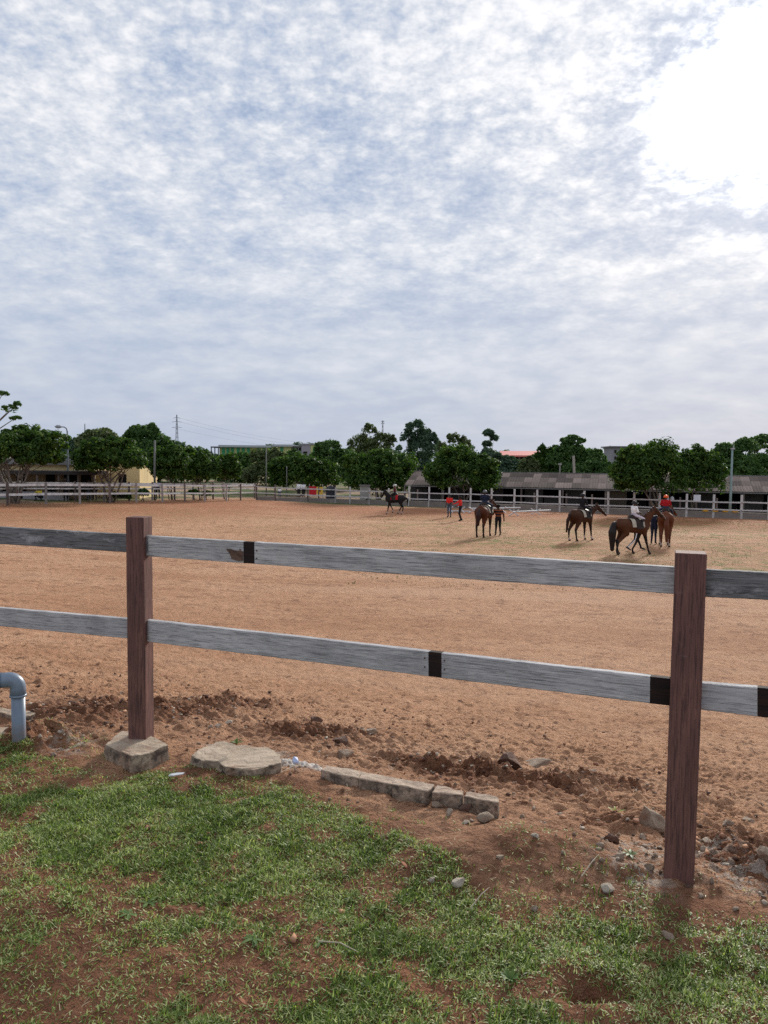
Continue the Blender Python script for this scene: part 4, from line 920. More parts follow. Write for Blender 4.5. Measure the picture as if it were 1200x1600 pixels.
for x0, x1 in ((-52, -40), (-10, 7), (26, 38), (72, 85), (100, 120), (127, 141)): px_box(hb, 'door', x0, x1, 740, 768, Yb + 2.62, .1, M['dark'])
for x0 in (-70, -30, 0.5, 57, 90.5, 121, 146): px_box(hb, 'column', x0, x0 + 1.6, 738.8, 769, Yb + .1, .12, M['fpost_dark'])
Yb = 64.4
px_box(hb, 'wing_wall', 147.5, 218, 722, 787, Yb - .4, 5, cream)
f = px_box(hb, 'window', 185.5, 197.2, 741, 755.5, Yb - .44, .1, M['dark']); px_box(hb, 'sill', 184.5, 198.5, 755.5, 756.6, Yb - .52, .12, cream2, None)
px_box(hb, 'wing_roof', 145, 220, 719, 722, Yb - .6, 5.6, simple('grey_roof', (.22, .215, .21)))
px_box(hb, 'dark_plinth', 178, 200, 772, 787, Yb - .6, .18, M['dark'])

# ------------------------------------------------------------------ far buildings
def far_b(name, label, cat, px0, px1, py0, Y):
    p = at((px0 + px1) / 2, 740, Y); p.z = gz0(p); return thing(name, label, cat, p)
Yg = 260; g = far_b('school_building', 'long building with green and yellow wall panels far behind the trees', 'building', 330, 492, 700, Yg)
yl, gn, gy_ = simple('yellow_panel_wall', (.48, .50, .22), .8, .08), simple('green_panel_wall', (.05, .26, .13), .8, .1), simple('grey_wall', (.34, .34, .37), .85, .08)
px_box(g, 'wall', 343, 455, 698, 745, Yg, 14, yl)
for x0 in (347, 354, 361, 370, 378, 386, 402, 410, 419, 427, 438): px_box(g, 'green_panel', x0, x0 + 4.2, 698.6, 742, Yg - .3, .25, gn)
px_box(g, 'roof', 341, 424, 696.0, 698.4, Yg - 1.5, 17, simple('metal_roof', (.42, .45, .48), .5)); px_box(g, 'roof', 425, 457, 694.6, 697.6, Yg - 1.2, 17, simple('metal_roof', (.42, .45, .48)))
px_box(g, 'wall', 455, 478, 697, 745, Yg + 1, 12, gy_); px_box(g, 'roof', 453, 471, 695.6, 697.2, Yg - .6, 16, simple('metal_roof', (.4, .4, .4)))
px_box(g, 'stair_tower', 471, 485, 694, 745, Yg - 2, 10, simple('mauve_wall', (.33, .31, .35), .85)); px_box(g, 'end_wall', 485, 491.5, 695.5, 745, Yg - 1.9, 9, yl)
px_box(g, 'roof', 466, 493, 693.0, 694.2, Yg - 2.4, 12, simple('metal_roof', (.4, .4, .4)))
for x0 in (457, 462, 467): px_box(g, 'window', x0, x0 + 3, 700, 704, Yg + .8, .2, M['dark'])
for x0 in (456, 463): px_box(g, 'green_panel', x0, x0 + 4, 705, 712, Yg + .8, .2, gn)
px_box(g, 'window', 474, 480, 705.5, 708.5, Yg - 2.2, .2, M['dark']); px_box(g, 'slit', 489, 490.4, 700, 708, Yg - 2.1, .2, gn)
px_box(g, 'canopy_roof', 329, 343, 697.6, 699.4, Yg - 1, 10, simple('dark_frame', (.1, .1, .11)))
for x0 in (329.5, 335, 340.5): px_box(g, 'canopy_post', x0, x0 + 1, 699.4, 742, Yg - .8, .5, simple('dark_frame', (.1, .1, .11)))
Yr = 270; g = far_b('red_roof_building', 'far building with pink red metal roof and pale pillars', 'building', 782, 846, 700, Yr)
px_box(g, 'wall', 786, 842, 711, 745, Yr, 12, simple('mauve_wall2', (.30, .25, .28), .85))
a = [at(781, 704.6, Yr + 4), at(843, 704.6, Yr + 4), at(846, 711.4, Yr - 3), at(783, 711.4, Yr - 3)]; a = [q - g.location for q in a]; mb = MB(); mb.add(a + [q + Vector((0, 0, -.5)) for q in a], [(3, 2, 1, 0), (4, 5, 6, 7)] + [(k, (k + 1) % 4, (k + 1) % 4 + 4, k + 4) for k in range(4)]); mb.build('roof', simple('red_metal', (.66, .20, .17), .6, .05), g)
for x0 in range(790, 842, 7): px_box(g, 'pillar', x0, x0 + 1, 711.6, 745, Yr - 1, .5, simple('pale_pillar', (.5, .47, .48)))
for x0 in range(792, 840, 7): px_box(g, 'window', x0, x0 + 4, 714, 718, Yr - .2, .15, M['dark'])
Yu = 300; g = far_b('blue_roof_building', 'far low building with blue gable above a brick red roof', 'building', 937, 960, 705, Yu)
px_box(g, 'blue_wall', 937.5, 962, 709, 745, Yu + 3, 9, simple('blue_sheet', (.10, .20, .45), .6, .05)); px_box(g, 'roof', 937, 963, 707.6, 709, Yu + 2.5, 10, gy_)
a = [at(939, 714, Yu), at(957, 717, Yu), at(957, 722, Yu - 3), at(939, 721.5, Yu - 3)]; a = [q - g.location for q in a]; mb = MB(); mb.add(a + [q + Vector((0, 0, -.4)) for q in a], [(3, 2, 1, 0), (4, 5, 6, 7)] + [(k, (k + 1) % 4, (k + 1) % 4 + 4, k + 4) for k in range(4)]); mb.build('brick_roof', simple('brick_roof', (.32, .14, .13), .8), g)
px_box(g, 'pale_wall', 939, 957, 722, 745, Yu - 2.5, 3, simple('pale_wall', (.5, .48, .46)))
Yn = 240; g = far_b('unfinished_building', 'grey unfinished block with scaffold at its corner behind the round tree', 'building', 955, 1000, 700, Yn)
px_box(g, 'wall', 957, 1002, 698.5, 745, Yn, 10, simple('raw_concrete', (.27, .27, .30), .9)); px_box(g, 'roof_slab', 955.6, 1003, 697.4, 698.7, Yn - .8, 12, simple('raw_dark', (.16, .16, .18), .9))
for x0 in (960, 968, 975, 982, 990):
    for y0 in (703, 713): px_box(g, 'window', x0, x0 + 3.2, y0, y0 + 5, Yn - .1, .15, M['dark'])
mb = MB()
for x0 in (953.2, 956): a, b = at(x0, 742, Yn - 1) - g.location, at(x0, 702, Yn - 1) - g.location; mb.tube([a, b], .09, 5)
for y0 in range(704, 742, 5): a, b = at(953.2, y0, Yn - 1) - g.location, at(956, y0 - 1, Yn - 1) - g.location; mb.tube([a, b], .07, 4)
mb.build('scaffold', simple('scaffold', (.3, .3, .32)), g)

# ------------------------------------------------------------------ poles and masts
stl = simple('galvanised', (.20, .235, .27), .5, .15, 2); stl2 = simple('green_steel', (.22, .30, .30), .5, .15, 2)
def ptop(px, py, base): return at(px, py, base.y)
b0 = pushed(gp(107, 783), 1.0); t = thing('street_lamp', 'grey street lamp with curved arm and flat head at left', 'street lamp', b0)
top = at(107, 672, b0.y) - b0; mb = MB(); arm = [Vector((0, 0, -.2)), Vector((0, 0, top.z * .5)), Vector((0, 0, top.z - .1)), Vector((-.06, 0, top.z + .12)), Vector((-.22, 0, top.z + .22)), Vector((-.5, 0, top.z + .24))]
mb.tube(arm, [.085, .07, .055, .05, .045, .04], 10); mb.build('pole', stl, t, True)
mb = MB(); mb.tube([(-.42, 0, top.z + .24), (-.55, 0, top.z + .25), (-.75, 0, top.z + .25), (-.92, 0, top.z + .24)], [.05, .12, .13, .05], 12); mb.build('lamp_head', simple('lamp_head', (.35, .36, .38), .4), t, True)
b0 = pushed(gp(1140, rf_y(1140)), 1.2); t = thing('lamp_pole', 'tall thin green pole rising behind the right hand fence', 'lamp pole', b0); top = at(1140, 702, b0.y) - b0
mb = MB(); mb.tube([(0, 0, -.2), (0, 0, top.z * .35), (0, 0, top.z)], [.11, .095, .065], 10); mb.build('pole', stl2, t, True); mb = MB(); mb.box((0.02, 0, top.z + .05), (.28, .14, .12)); mb.tube([(.05, 0, top.z), (.12, 0, top.z + .35)], .03, 6); mb.build('lamp_head', simple('lamp_head', (.35, .36, .38)), t)
def simple_pole(px, ytop, ybase, Yoff, r_, mat, name, lb, cat='pole'):
    b = pushed(gp(px, ybase), Yoff); tp_ = at(px, ytop, b.y); mb = MB(); mb.tube([(0, 0, -.2), (0, 0, (tp_.z - b.z) * .5), (tp_.x - b.x, 0, tp_.z - b.z)], [r_, r_ * .9, r_ * .75], 8)
    tag(mb.build(name, mat, smooth=True, loc=b), lb, cat)
simple_pole(242, 688, 785, 2.5, .10, simple('pale_pole', (.17, .175, .165), .8), 'utility_pole', 'pale concrete pole standing among the trees at left')
simple_pole(416, 698, 781, 6, .06, simple('pale_pole', (.26, .27, .26)), 'utility_pole', 'thin pale pole before the trees near the fence corner')
simple_pole(448, 728, 783, 7, .05, simple('pale_pole', (.26, .27, .26)), 'short_pole', 'short thin pole behind the far corner of the fence')
simple_pole(896, 712, 797, 19, .17, simple('bark_pole', (.30, .26, .22), .9), 'wooden_pole', 'bare trunk like pole rising above the stable roof')
def lattice(px, ytop, Y, wb_, name, lb, arms=(), cat='pylon'):
    b = at(px, 760, Y); b.z = gz0(b); tp_ = at(px, ytop, Y).z - b.z; t = thing(name, lb, cat, b); mb = MB(); n = 12; w = lambda f: wb_ * (1 - f) + wb_ * .16 * f
    C = [(-1, -1), (1, -1), (1, 1), (-1, 1)]
    for a, c_ in C: mb.tube([(a * w(0), c_ * w(0), 0), (a * w(1), c_ * w(1), tp_)], .10, 4)
    for i in range(n):
        f0, f1 = i / n, (i + 1) / n
        for k in range(4):
            (a, c_), (a2, c2) = C[k], C[(k + 1) % 4]; mb.tube([(a * w(f0), c_ * w(f0), f0 * tp_), (a2 * w(f1), c2 * w(f1), f1 * tp_)], .055, 3)
    mb.build('lattice', simple('pylon_steel', (.27, .29, .33), .6), t)
    for f, L_ in arms:
        mb = MB(); mb.tube([(-L_, 0, f * tp_), (0, 0, f * tp_ + .5), (L_, 0, f * tp_)], .11, 4); mb.build('cross_arm', simple('pylon_steel', (.27, .29, .33)), t)
    return b, tp_
pb_, pt_ = lattice(277, 648, 420, .95, 'pylon', 'tall lattice power pylon on the horizon left of centre', ((.93, 1.9), (.85, 2.6), (.74, 2.6)))
lattice(597, 657, 330, .7, 'radio_mast', 'slim radio mast with antenna drums above the feathery trees', ((.97, .8), (.93, .8)), 'mast')
lattice(134, 662, 420, .5, 'radio_mast', 'tiny distant mast behind the trees at left', (), 'mast')
for i, (f, dx_) in enumerate(((.93, 1.9), (.85, 2.6), (.74, -2.6))):
    a = pb_ + Vector((dx_, 0, f * pt_)); e_ = at(640, 688 + i * 3, 700); mb = MB(); mb.tube([a.lerp(e_, k / 16) - Vector((0, 0, 9 * 4 * (k / 16) * (1 - k / 16))) for k in range(17)], .035, 3)
    tag(mb.build('power_line', simple('cable', (.12, .12, .13))), ('upper', 'middle', 'lowest')[i] + ' power cable running right from the pylon', 'cable')
# ================================================================== trees
def tree_leaf(name, c1, c2, c3, trans=.22): return leaf_mat(name, c1, c2, c3, .6, trans, .2)
M['lf_dark'] = tree_leaf('dense_dark_leaves', (.022, .055, .010), (.058, .118, .020), (.26, .34, .07), .42)
M['lf_mid'] = tree_leaf('mid_green_leaves', (.04, .09, .025), (.08, .155, .042), (.20, .29, .085), .38)
M['lf_olive'] = tree_leaf('olive_leaves', (.07, .095, .04), (.12, .15, .065), (.22, .25, .11), .38)
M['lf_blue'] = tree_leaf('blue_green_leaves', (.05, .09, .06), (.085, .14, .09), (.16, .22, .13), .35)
M['bark'] = simple('grey_bark', (.17, .145, .125), .95, .35, 3)
M['bark_pale'] = simple('pale_bark', (.22, .19, .165), .95, .3, 3)
def crown_mesh(name, lobes, n, size, mat, seed, shell=.62, squash=.8, elong=1.6, sub=8):
    """lobes: (centre, (rx, ry, rz), weight) - leaves sit on many small clumps spread over the lobes"""
    r_ = np.random.default_rng(seed); w = np.array([l[2] for l in lobes], float); w /= w.sum()
    CL = []; 
    for (c, rad, wt_), ww in zip(lobes, w):
        m = max(4, int(sub * len(lobes) * ww * 6)); d = r_.normal(0, 1, (m, 3)); d /= np.linalg.norm(d, axis=1)[:, None]
        d[:, 2] = np.where(d[:, 2] < -.45, -d[:, 2] * .7, d[:, 2]); rr = r_.uniform(.55, 1.0, m) ** .5
        pc = np.array(c) + d * rr[:, None] * np.array(rad); cr_ = np.min(rad) * r_.uniform(.20, .42, m)
        CL.append(np.concatenate([pc, cr_[:, None], d], 1))
    CL = np.concatenate(CL); k = r_.integers(0, len(CL), n); c = CL[k]
    d = r_.normal(0, 1, (n, 3)); d /= np.linalg.norm(d, axis=1)[:, None]; d = d + c[:, 4:7] * .35
    P = c[:, :3] + d * c[:, 3:4] * (r_.uniform(.25, 1.0, n) ** .45)[:, None] * np.array([1.15, 1.15, squash])
    nrm_ = d + r_.normal(0, .6, (n, 3)) + np.array([0, 0, .35]); nrm_ /= np.linalg.norm(nrm_, axis=1)[:, None]
    t = np.cross(nrm_, r_.normal(0, 1, (n, 3))); t /= np.linalg.norm(t, axis=1)[:, None] + 1e-9; b = np.cross(nrm_, t)
    s = size * r_.uniform(.6, 1.35, n)[:, None]
    V = np.stack([P - t * s * elong * .5, P - b * s * .36 + nrm_ * s * .12, P + t * s * elong * .5, P + b * s * .36 + nrm_ * s * .12], 1).reshape(-1, 3)
    F = np.arange(n * 4).reshape(n, 4); clv = r_.random(len(CL))
    v = np.clip(.30 + .35 * (clv[k] - .5) + r_.normal(0, .16, n) + .30 * (r_.random(n) > .93), 0, 1)
    return fast_mesh(name, V, F, 4, [mat], {'v': np.repeat(v, 4)})
_ts = [500]
def tree(px0, px1, ytop, ycb, Y, label, cat='tree', mat='lf_dark', n=15300, leaf=.24, stems=3, bark='bark', base_px=None, lobes=None, name='tree', group=None, sub=8, ybase=None, flat=.62, spread=.5, core=True):
    _ts[0] += 1; rnd = random.Random(_ts[0]); cx = (px0 + px1) / 2; base = at(base_px if base_px is not None else cx, 780, Y); base.z = gz0(base)
    t = thing(name, label, cat, base, 0, group)
    a, b = at(px0, (ytop + ycb) / 2, Y) - base, at(px1, (ytop + ycb) / 2, Y) - base; zt, zb = (at(cx, ytop, Y) - base).z, (at(cx, ycb, Y) - base).z
    rx = (b.x - a.x) / 2; rz = (zt - zb) / 2; c0 = Vector(((a.x + b.x) / 2, 0, (zt + zb) / 2)); L = []
    if lobes is None:
        L.append(((c0.x, 0, c0.z - rz * .1), (rx * .80, rx * flat, rz * .78), 2.2)); m = 9
        for i in range(m):
            a_ = rnd.uniform(0, 6.28); u = math.cos(a_) * rnd.uniform(.45, .72); w_ = math.sin(a_) * .45 * flat; h = rnd.uniform(-.45, .62) * (1 - .45 * abs(u)); q = rnd.uniform(.28, .42)
            L.append(((c0.x + u * rx, w_ * rx, c0.z + h * rz), (rx * q, rx * q * .8, rz * q * 1.15), .55))
        L.append(((c0.x + rnd.uniform(-.25, .25) * rx, 0, c0.z + rz * .50), (rx * .42, rx * .35, rz * .48), .7))
    else:
        for (fx, fz, frx, frz) in lobes:
            L.append(((c0.x + fx * rx, 0, c0.z + fz * rz), (frx * rx * .85, frx * rx * .7, frz * rz * .85), max(.05, frx * frz)))
            for _k in range(4):
                a_ = rnd.uniform(-.4, 3.5); L.append(((c0.x + (fx + math.cos(a_) * frx * .72) * rx, rnd.uniform(-.4, .4) * frx * rx, c0.z + (fz + math.sin(a_) * frz * .72) * rz), (frx * rx * .36, frx * rx * .36, frz * rz * rnd.uniform(.28, .5)), max(.02, frx * frz * .22)))
    link('crown', crown_mesh('crown', L, n, leaf, M[mat], _ts[0], sub=sub), t)
    mb = MB(); ends = [l[0] for l in L]; r0 = max(.03, min(.085, rx * .024)); r0 = r0 * (1.5 if stems == 1 else 1)
    for i in range(stems):
        o0 = Vector((rnd.uniform(-.25, .25) if stems > 1 else 0, rnd.uniform(-.2, .2) if stems > 1 else 0, -.1)); e = Vector(ends[i % len(ends)]) if stems > 1 else Vector((c0.x, 0, c0.z))
        e = Vector((c0.x + (rnd.uniform(-spread, spread)) * rx, rnd.uniform(-.3, .3) * rx, c0.z)) if stems > 1 else e
        k1 = o0.lerp(e, .35) + Vector((rnd.uniform(-.15, .15), 0, zb * .12)); k2 = o0.lerp(e, .7) + Vector((rnd.uniform(-.15, .15), rnd.uniform(-.15, .15), .1))
        mb.tube([o0, k1, k2, e], [r0, r0 * .75, r0 * .55, r0 * .25], 7)
        for j in range(3):
            s0 = k1.lerp(k2, rnd.uniform(.1, 1)); e2 = Vector((c0.x + rnd.uniform(-.8, .8) * rx, rnd.uniform(-.4, .4) * rx, c0.z + rnd.uniform(-.5, .3) * rz)); mb.tube([s0, s0.lerp(e2, .5) + Vector((0, 0, .1)), e2], [r0 * .45, r0 * .3, r0 * .1], 5)
    if lobes is not None:
        for (fx, fz, frx, frz) in lobes:
            e2 = Vector((c0.x + fx * rx, 0, c0.z + fz * rz)); s0 = Vector((c0.x * .6, 0, max(.4, zb * .7))); mb.tube([s0, s0.lerp(e2, .55) + Vector((rx * .05, .1, rz * .12)), e2], [r0 * .8, r0 * .5, r0 * .22], 5)
    mb.build('trunk', M[bark], t, True)
    return t
gB = 'trees beyond the arena'
tree(-60, 104, 666, 742, 52, 'broad dark tree with many thin stems at the far left', n=25500, stems=9, bark='bark_pale', base_px=24, leaf=.175, spread=.6)
tree(108, 234, 684, 748, 57.5, 'umbrella shaped tree with a forked trunk before the cream building', n=22100, stems=6, base_px=171, leaf=.175, spread=.55)
tree(232, 300, 693, 762, 64, 'round dark tree just right of the pale concrete pole', n=13600, stems=4, leaf=.175)
tree(284, 346, 704, 762, 66, 'round yellowish green tree, middle one of three beside the pole', n=11900, stems=4, leaf=.175)
tree(330, 378, 708, 760, 68, 'smaller round tree at the right end of the left hand row', n=6000, stems=3, leaf=.175)
tree(414, 528, 709, 776, 84, 'wide low dark tree behind the red and yellow sign', n=18700, stems=3, leaf=.21)
tree(528, 656, 702, 784, 79, 'wide dark round tree behind the black horse', n=26000, stems=4, leaf=.21)
tree(663, 785, 695, 786, 70.5, 'dome shaped dark tree in front of the left part of the stable roof', n=25500, stems=4, leaf=.19, flat=.5)
tree(950, 1086, 688, 790, 61, 'largest dark dome tree in front of the stable at right', n=25500, stems=4, leaf=.175, flat=.55, base_px=1030)
tree(1046, 1138, 697, 788, 62, 'dark rounded tree joined to the right side of the largest dome tree', n=17000, stems=3, leaf=.175, flat=.6, base_px=1085)
# behind
BK = [
 (184, 272, 661, 745, 92, 'tall bright green tree with separate leaf tufts behind the left row', 'lf_mid', 8500, .38, [(-.1, .55, .45, .42), (.45, .3, .4, .4), (-.55, .2, .4, .45), (.8, -.05, .25, .3), (0, -.3, .9, .6), (.25, .75, .2, .2)]),
 (112, 192, 667, 740, 86, 'olive green tree rising behind the umbrella shaped tree', 'lf_olive', 7000, .32, [(.1, .5, .6, .45), (-.45, .3, .4, .4), (.6, .3, .35, .4), (0, -.3, .95, .6)]),
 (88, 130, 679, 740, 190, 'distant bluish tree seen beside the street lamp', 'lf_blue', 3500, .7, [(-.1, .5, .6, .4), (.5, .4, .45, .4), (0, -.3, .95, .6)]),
 (225, 340, 694, 765, 100, 'dark tree mass behind the three round trees at left', 'lf_dark', 9000, .42, [(-.5, .3, .45, .5), (.1, .35, .4, .5), (.6, .2, .35, .5), (0, -.3, 1, .7)]),
 (335, 398, 703, 770, 112, 'bushy tree below the green panelled building, left side', 'lf_mid', 6000, .42, [(-.4, .3, .5, .5), (.4, .35, .5, .5), (0, -.3, 1, .7)]),
 (380, 448, 699, 770, 104, 'lighter green tree with loose top before the green building', 'lf_olive', 7000, .36, [(-.1, .55, .6, .4), (.5, .4, .45, .5), (0, -.3, 1, .7)]),
 (430, 500, 700, 770, 122, 'dark leafy tree behind the wide low tree', 'lf_mid', 6000, .42, [(-.2, .6, .3, .35), (.5, .2, .45, .5), (-.5, .2, .45, .5), (0, -.3, 1, .7)]),
 (484, 560, 686, 770, 100, 'dark rounded tree with tufted outline left of the feathery trees', 'lf_mid', 7500, .38, [(-.25, .6, .5, .38), (.5, .2, .45, .5), (0, -.3, .95, .7), (-.6, .3, .35, .4)]),
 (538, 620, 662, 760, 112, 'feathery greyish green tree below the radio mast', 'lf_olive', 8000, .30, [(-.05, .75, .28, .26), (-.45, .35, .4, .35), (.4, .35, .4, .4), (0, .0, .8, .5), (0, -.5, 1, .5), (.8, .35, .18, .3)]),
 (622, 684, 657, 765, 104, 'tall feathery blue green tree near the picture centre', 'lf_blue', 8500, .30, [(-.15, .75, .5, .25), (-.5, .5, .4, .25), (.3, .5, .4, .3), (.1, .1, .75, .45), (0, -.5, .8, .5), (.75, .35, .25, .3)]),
 (676, 736, 674, 765, 118, 'pale sparse tree behind the dome tree, right of centre', 'lf_olive', 5500, .34, [(.1, .72, .35, .26), (-.55, .35, .38, .35), (.65, .55, .32, .28), (0, -.2, .9, .6)]),
 (742, 830, 700, 762, 96, 'low bushy tree left of the red roofed building', 'lf_blue', 8000, .34, [(-.5, .5, .4, .45), (.1, .1, .5, .5), (.6, -.1, .4, .5), (0, -.4, 1, .6)]),
 (806, 850, 708, 762, 92, 'light green bush below the red roofed building', 'lf_olive', 4500, .30, [(0, .2, .7, .6), (0, -.4, 1, .6)]),
 (826, 880, 690, 765, 94, 'dark tree with spiky top left of the bare trunk like pole', 'lf_dark', 7500, .34, [(-.3, .55, .25, .4), (.3, .3, .5, .5), (-.55, .0, .4, .5), (0, -.3, 1, .7)]),
 (856, 946, 680, 765, 92, 'big tufted dark green tree behind the stable roof', 'lf_mid', 12000, .36, [(-.15, .78, .38, .22), (-.25, .35, .5, .4), (.45, .1, .5, .45), (.75, -.15, .28, .4), (-.7, .0, .35, .4), (0, -.4, 1, .6)]),
 (925, 962, 722, 768, 90, 'small bush at the edge of the brick roofed house', 'lf_mid', 3000, .32, [(0, 0, .9, .9)]),
 (1108, 1190, 684, 768, 90, 'light green spreading tree behind the green lamp pole', 'lf_mid', 9500, .34, [(-.3, .45, .5, .38), (.4, .6, .5, .35), (-.75, .2, .25, .35), (0, -.25, 1, .7)]),
 (1160, 1262, 678, 768, 94, 'tall green tree cut by the right picture edge', 'lf_mid', 9500, .36, [(-.2, .6, .55, .38), (.5, .4, .5, .4), (0, -.25, 1, .7)]),
 (-120, -10, 668, 760, 100, 'green tree outside the left picture edge', 'lf_mid', 4000, .45, [(0, 0, .9, .9)]),
]
for (a, b, c_, d, Y, lb, mt, n, lf_, lo) in BK: tree(a, b, c_, d, Y, lb, mat=mt, n=int(n * 1.7), leaf=lf_ * .74, stems=2, lobes=lo, sub=10)
tree(753, 778, 671, 702, 98, 'thin stemmed tree with a small open crown above the bushes', mat='lf_blue', n=900, leaf=.36, stems=1, lobes=[(-.1, .55, .6, .4), (.5, .1, .4, .4), (-.35, -.5, .5, .35)], sub=7)
tree(-150, 32, 606, 664, 40, 'sparse branch tips of a tree reaching in at the far left', mat='lf_mid', n=2600, leaf=.11, stems=2, lobes=[(.82, -.15, .13, .25), (.95, .15, .06, .12), (.7, .7, .10, .16), (.3, .2, .3, .4), (.90, -.62, .10, .12), (-.3, 0, .5, .7)], sub=7, spread=.9)
# shrubs on the left
for (a, b, c_, d, Y, lb, mt, n) in [(214, 234, 764, 778, 61, 'small leafy shrub right of the cream wing wall', 'lf_mid', 700), (292, 312, 764, 776, 66, 'low green shrub behind the left fence, near the corner', 'lf_mid', 700),
        (312, 332, 766, 778, 67, 'yellow green shrub right of the low green shrub', 'lf_olive', 700), (172, 184, 768, 782, 60, 'small dark shrub at the foot of the umbrella shaped tree', 'lf_dark', 500), (346, 366, 752, 768, 82, 'broad leaved shrub behind the last left posts', 'lf_blue', 900), (196, 206, 770, 783, 60.5, 'small round shrub in front of the cream wing wall', 'lf_mid', 400)]:
    tree(a, b, c_, d, Y, lb, cat='shrub', name='shrub', mat=mt, n=n, leaf=.13, stems=3, lobes=[(0, 0, .9, .9), (.3, .4, .4, .4), (-.4, .3, .4, .4)], sub=4)
# woods closing the horizon
WV = []; r_ = np.random.default_rng(77); L = []
for i in range(170):
    a = -1.15 + 2.3 * i / 169; D_ = r_.uniform(330, 420); L.append(((math.sin(a) * D_, math.cos(a) * D_, -2.65 + r_.uniform(2.5, 5)), (r_.uniform(9, 16), r_.uniform(5, 9), r_.uniform(4.5, 7.0)), 1))
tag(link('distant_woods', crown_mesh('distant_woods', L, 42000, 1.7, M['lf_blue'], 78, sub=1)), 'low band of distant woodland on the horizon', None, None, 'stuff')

# ================================================================== figures
def capsule(a, b, ra, rb, n=10):
    a, b = Vector(a), Vector(b); d = b - a; L = d.length; d = d / L if L > 1e-6 else Vector((0, 0, 1)); up = Vector((0, 0, 1)) if abs(d.z) < .9 else Vector((1, 0, 0))
    u = d.cross(up).normalized(); w = d.cross(u).normalized(); V = [a - d * ra]; F = []; rings = []
    for k in (-60, -25, 0): rings.append((a + d * ra * math.sin(R(k)), ra * math.cos(R(k))))
    for k in (0, 25, 60): rings.append((b + d * rb * math.sin(R(k)), rb * math.cos(R(k))))
    for c_, r in rings:
        for i in range(n): t = 2 * math.pi * i / n; V.append(c_ + (u * math.cos(t) + w * math.sin(t)) * r)
    V.append(b + d * rb); m = len(rings)
    for i in range(n): F.append((0, 1 + (i + 1) % n, 1 + i)); F.append((len(V) - 1, 1 + (m - 1) * n + i, 1 + (m - 1) * n + (i + 1) % n))
    for j in range(m - 1):
        for i in range(n): p = 1 + j * n; F.append((p + i, p + (i + 1) % n, p + n + (i + 1) % n, p + n + i))
    return V, F
def fused(name, caps, voxel, mats, tagmat, smooth=6, fac=.5, post=None):
    mb = MB()
    for a, b, ra, rb, tg in caps: V, F = capsule(a, b, ra, rb); mb.add(V, F)
    me = mesh(name, mb.v, mb.f); bm = bmesh.new(); bm.from_mesh(me); bmesh.ops.recalc_face_normals(bm, faces=bm.faces); bm.to_mesh(me); bm.free()
    o = bpy.data.objects.new('tmp', me); COL.objects.link(o); m1 = o.modifiers.new('r', 'REMESH'); m1.mode = 'VOXEL'; m1.voxel_size = voxel; m2 = o.modifiers.new('s', 'SMOOTH'); m2.iterations = smooth; m2.factor = fac
    dg = bpy.context.evaluated_depsgraph_get(); me2 = bpy.data.meshes.new_from_object(o.evaluated_get(dg)); me2.name = name; bpy.data.objects.remove(o); bpy.data.meshes.remove(me)
    n = len(me2.polygons); C = np.zeros(n * 3, np.float32); me2.polygons.foreach_get('center', C); C = C.reshape(-1, 3); best = np.full(n, 1e9); mi = np.zeros(n, np.int32)
    me2.materials.clear()
    for m in mats: me2.materials.append(m)
    for a, b, ra, rb, tg in caps:
        a, b = np.array(a, float), np.array(b, float); d = b - a; L2 = max(d @ d, 1e-9); t = np.clip(((C - a) @ d) / L2, 0, 1)
        ds = np.linalg.norm(C - a - t[:, None] * d, axis=1) - (ra + (rb - ra) * t); k = ds < best; best[k] = ds[k]; mi[k] = tagmat[tg]
    if post: mi = post(C, mi)
    me2.polygons.foreach_set('material_index', mi); me2.polygons.foreach_set('use_smooth', np.ones(n, bool)); me2.update(); return me2
STAND = dict(pelvis=(0, 0, .95), waist=(0, .0, 1.08), chest=(0, 0, 1.28), neck=(0, 0, 1.46), head=(0, .02, 1.60),
    shl=(-.18, 0, 1.40), shr=(.18, 0, 1.40), ell=(-.24, -.02, 1.13), elr=(.24, -.02, 1.13), wrl=(-.25, .06, .88), wrr=(.25, .06, .88),
    hpl=(-.09, 0, .92), hpr=(.09, 0, .92), knl=(-.10, .02, .50), knr=(.10, .02, .50), anl=(-.10, -.02, .09), anr=(.10, -.02, .09), tol=(-.12, .13, .035), tor=(.12, .13, .035))
RIDE = dict(hpl=(-.11, .02, .93), hpr=(.11, .02, .93), knl=(-.35, .34, .76), knr=(.35, .34, .76), anl=(-.37, .14, .36), anr=(.37, .14, .36), tol=(-.38, .31, .33), tor=(.38, .31, .33),
    ell=(-.25, .06, 1.14), elr=(.25, .06, 1.14), wrl=(-.09, .34, 1.06), wrr=(.09, .34, 1.06))
skin = simple('dark_skin', (.075, .038, .024), .55, .15, 8)
def cloth(name, c): return simple(name, c, .85, .22, 9, .004)
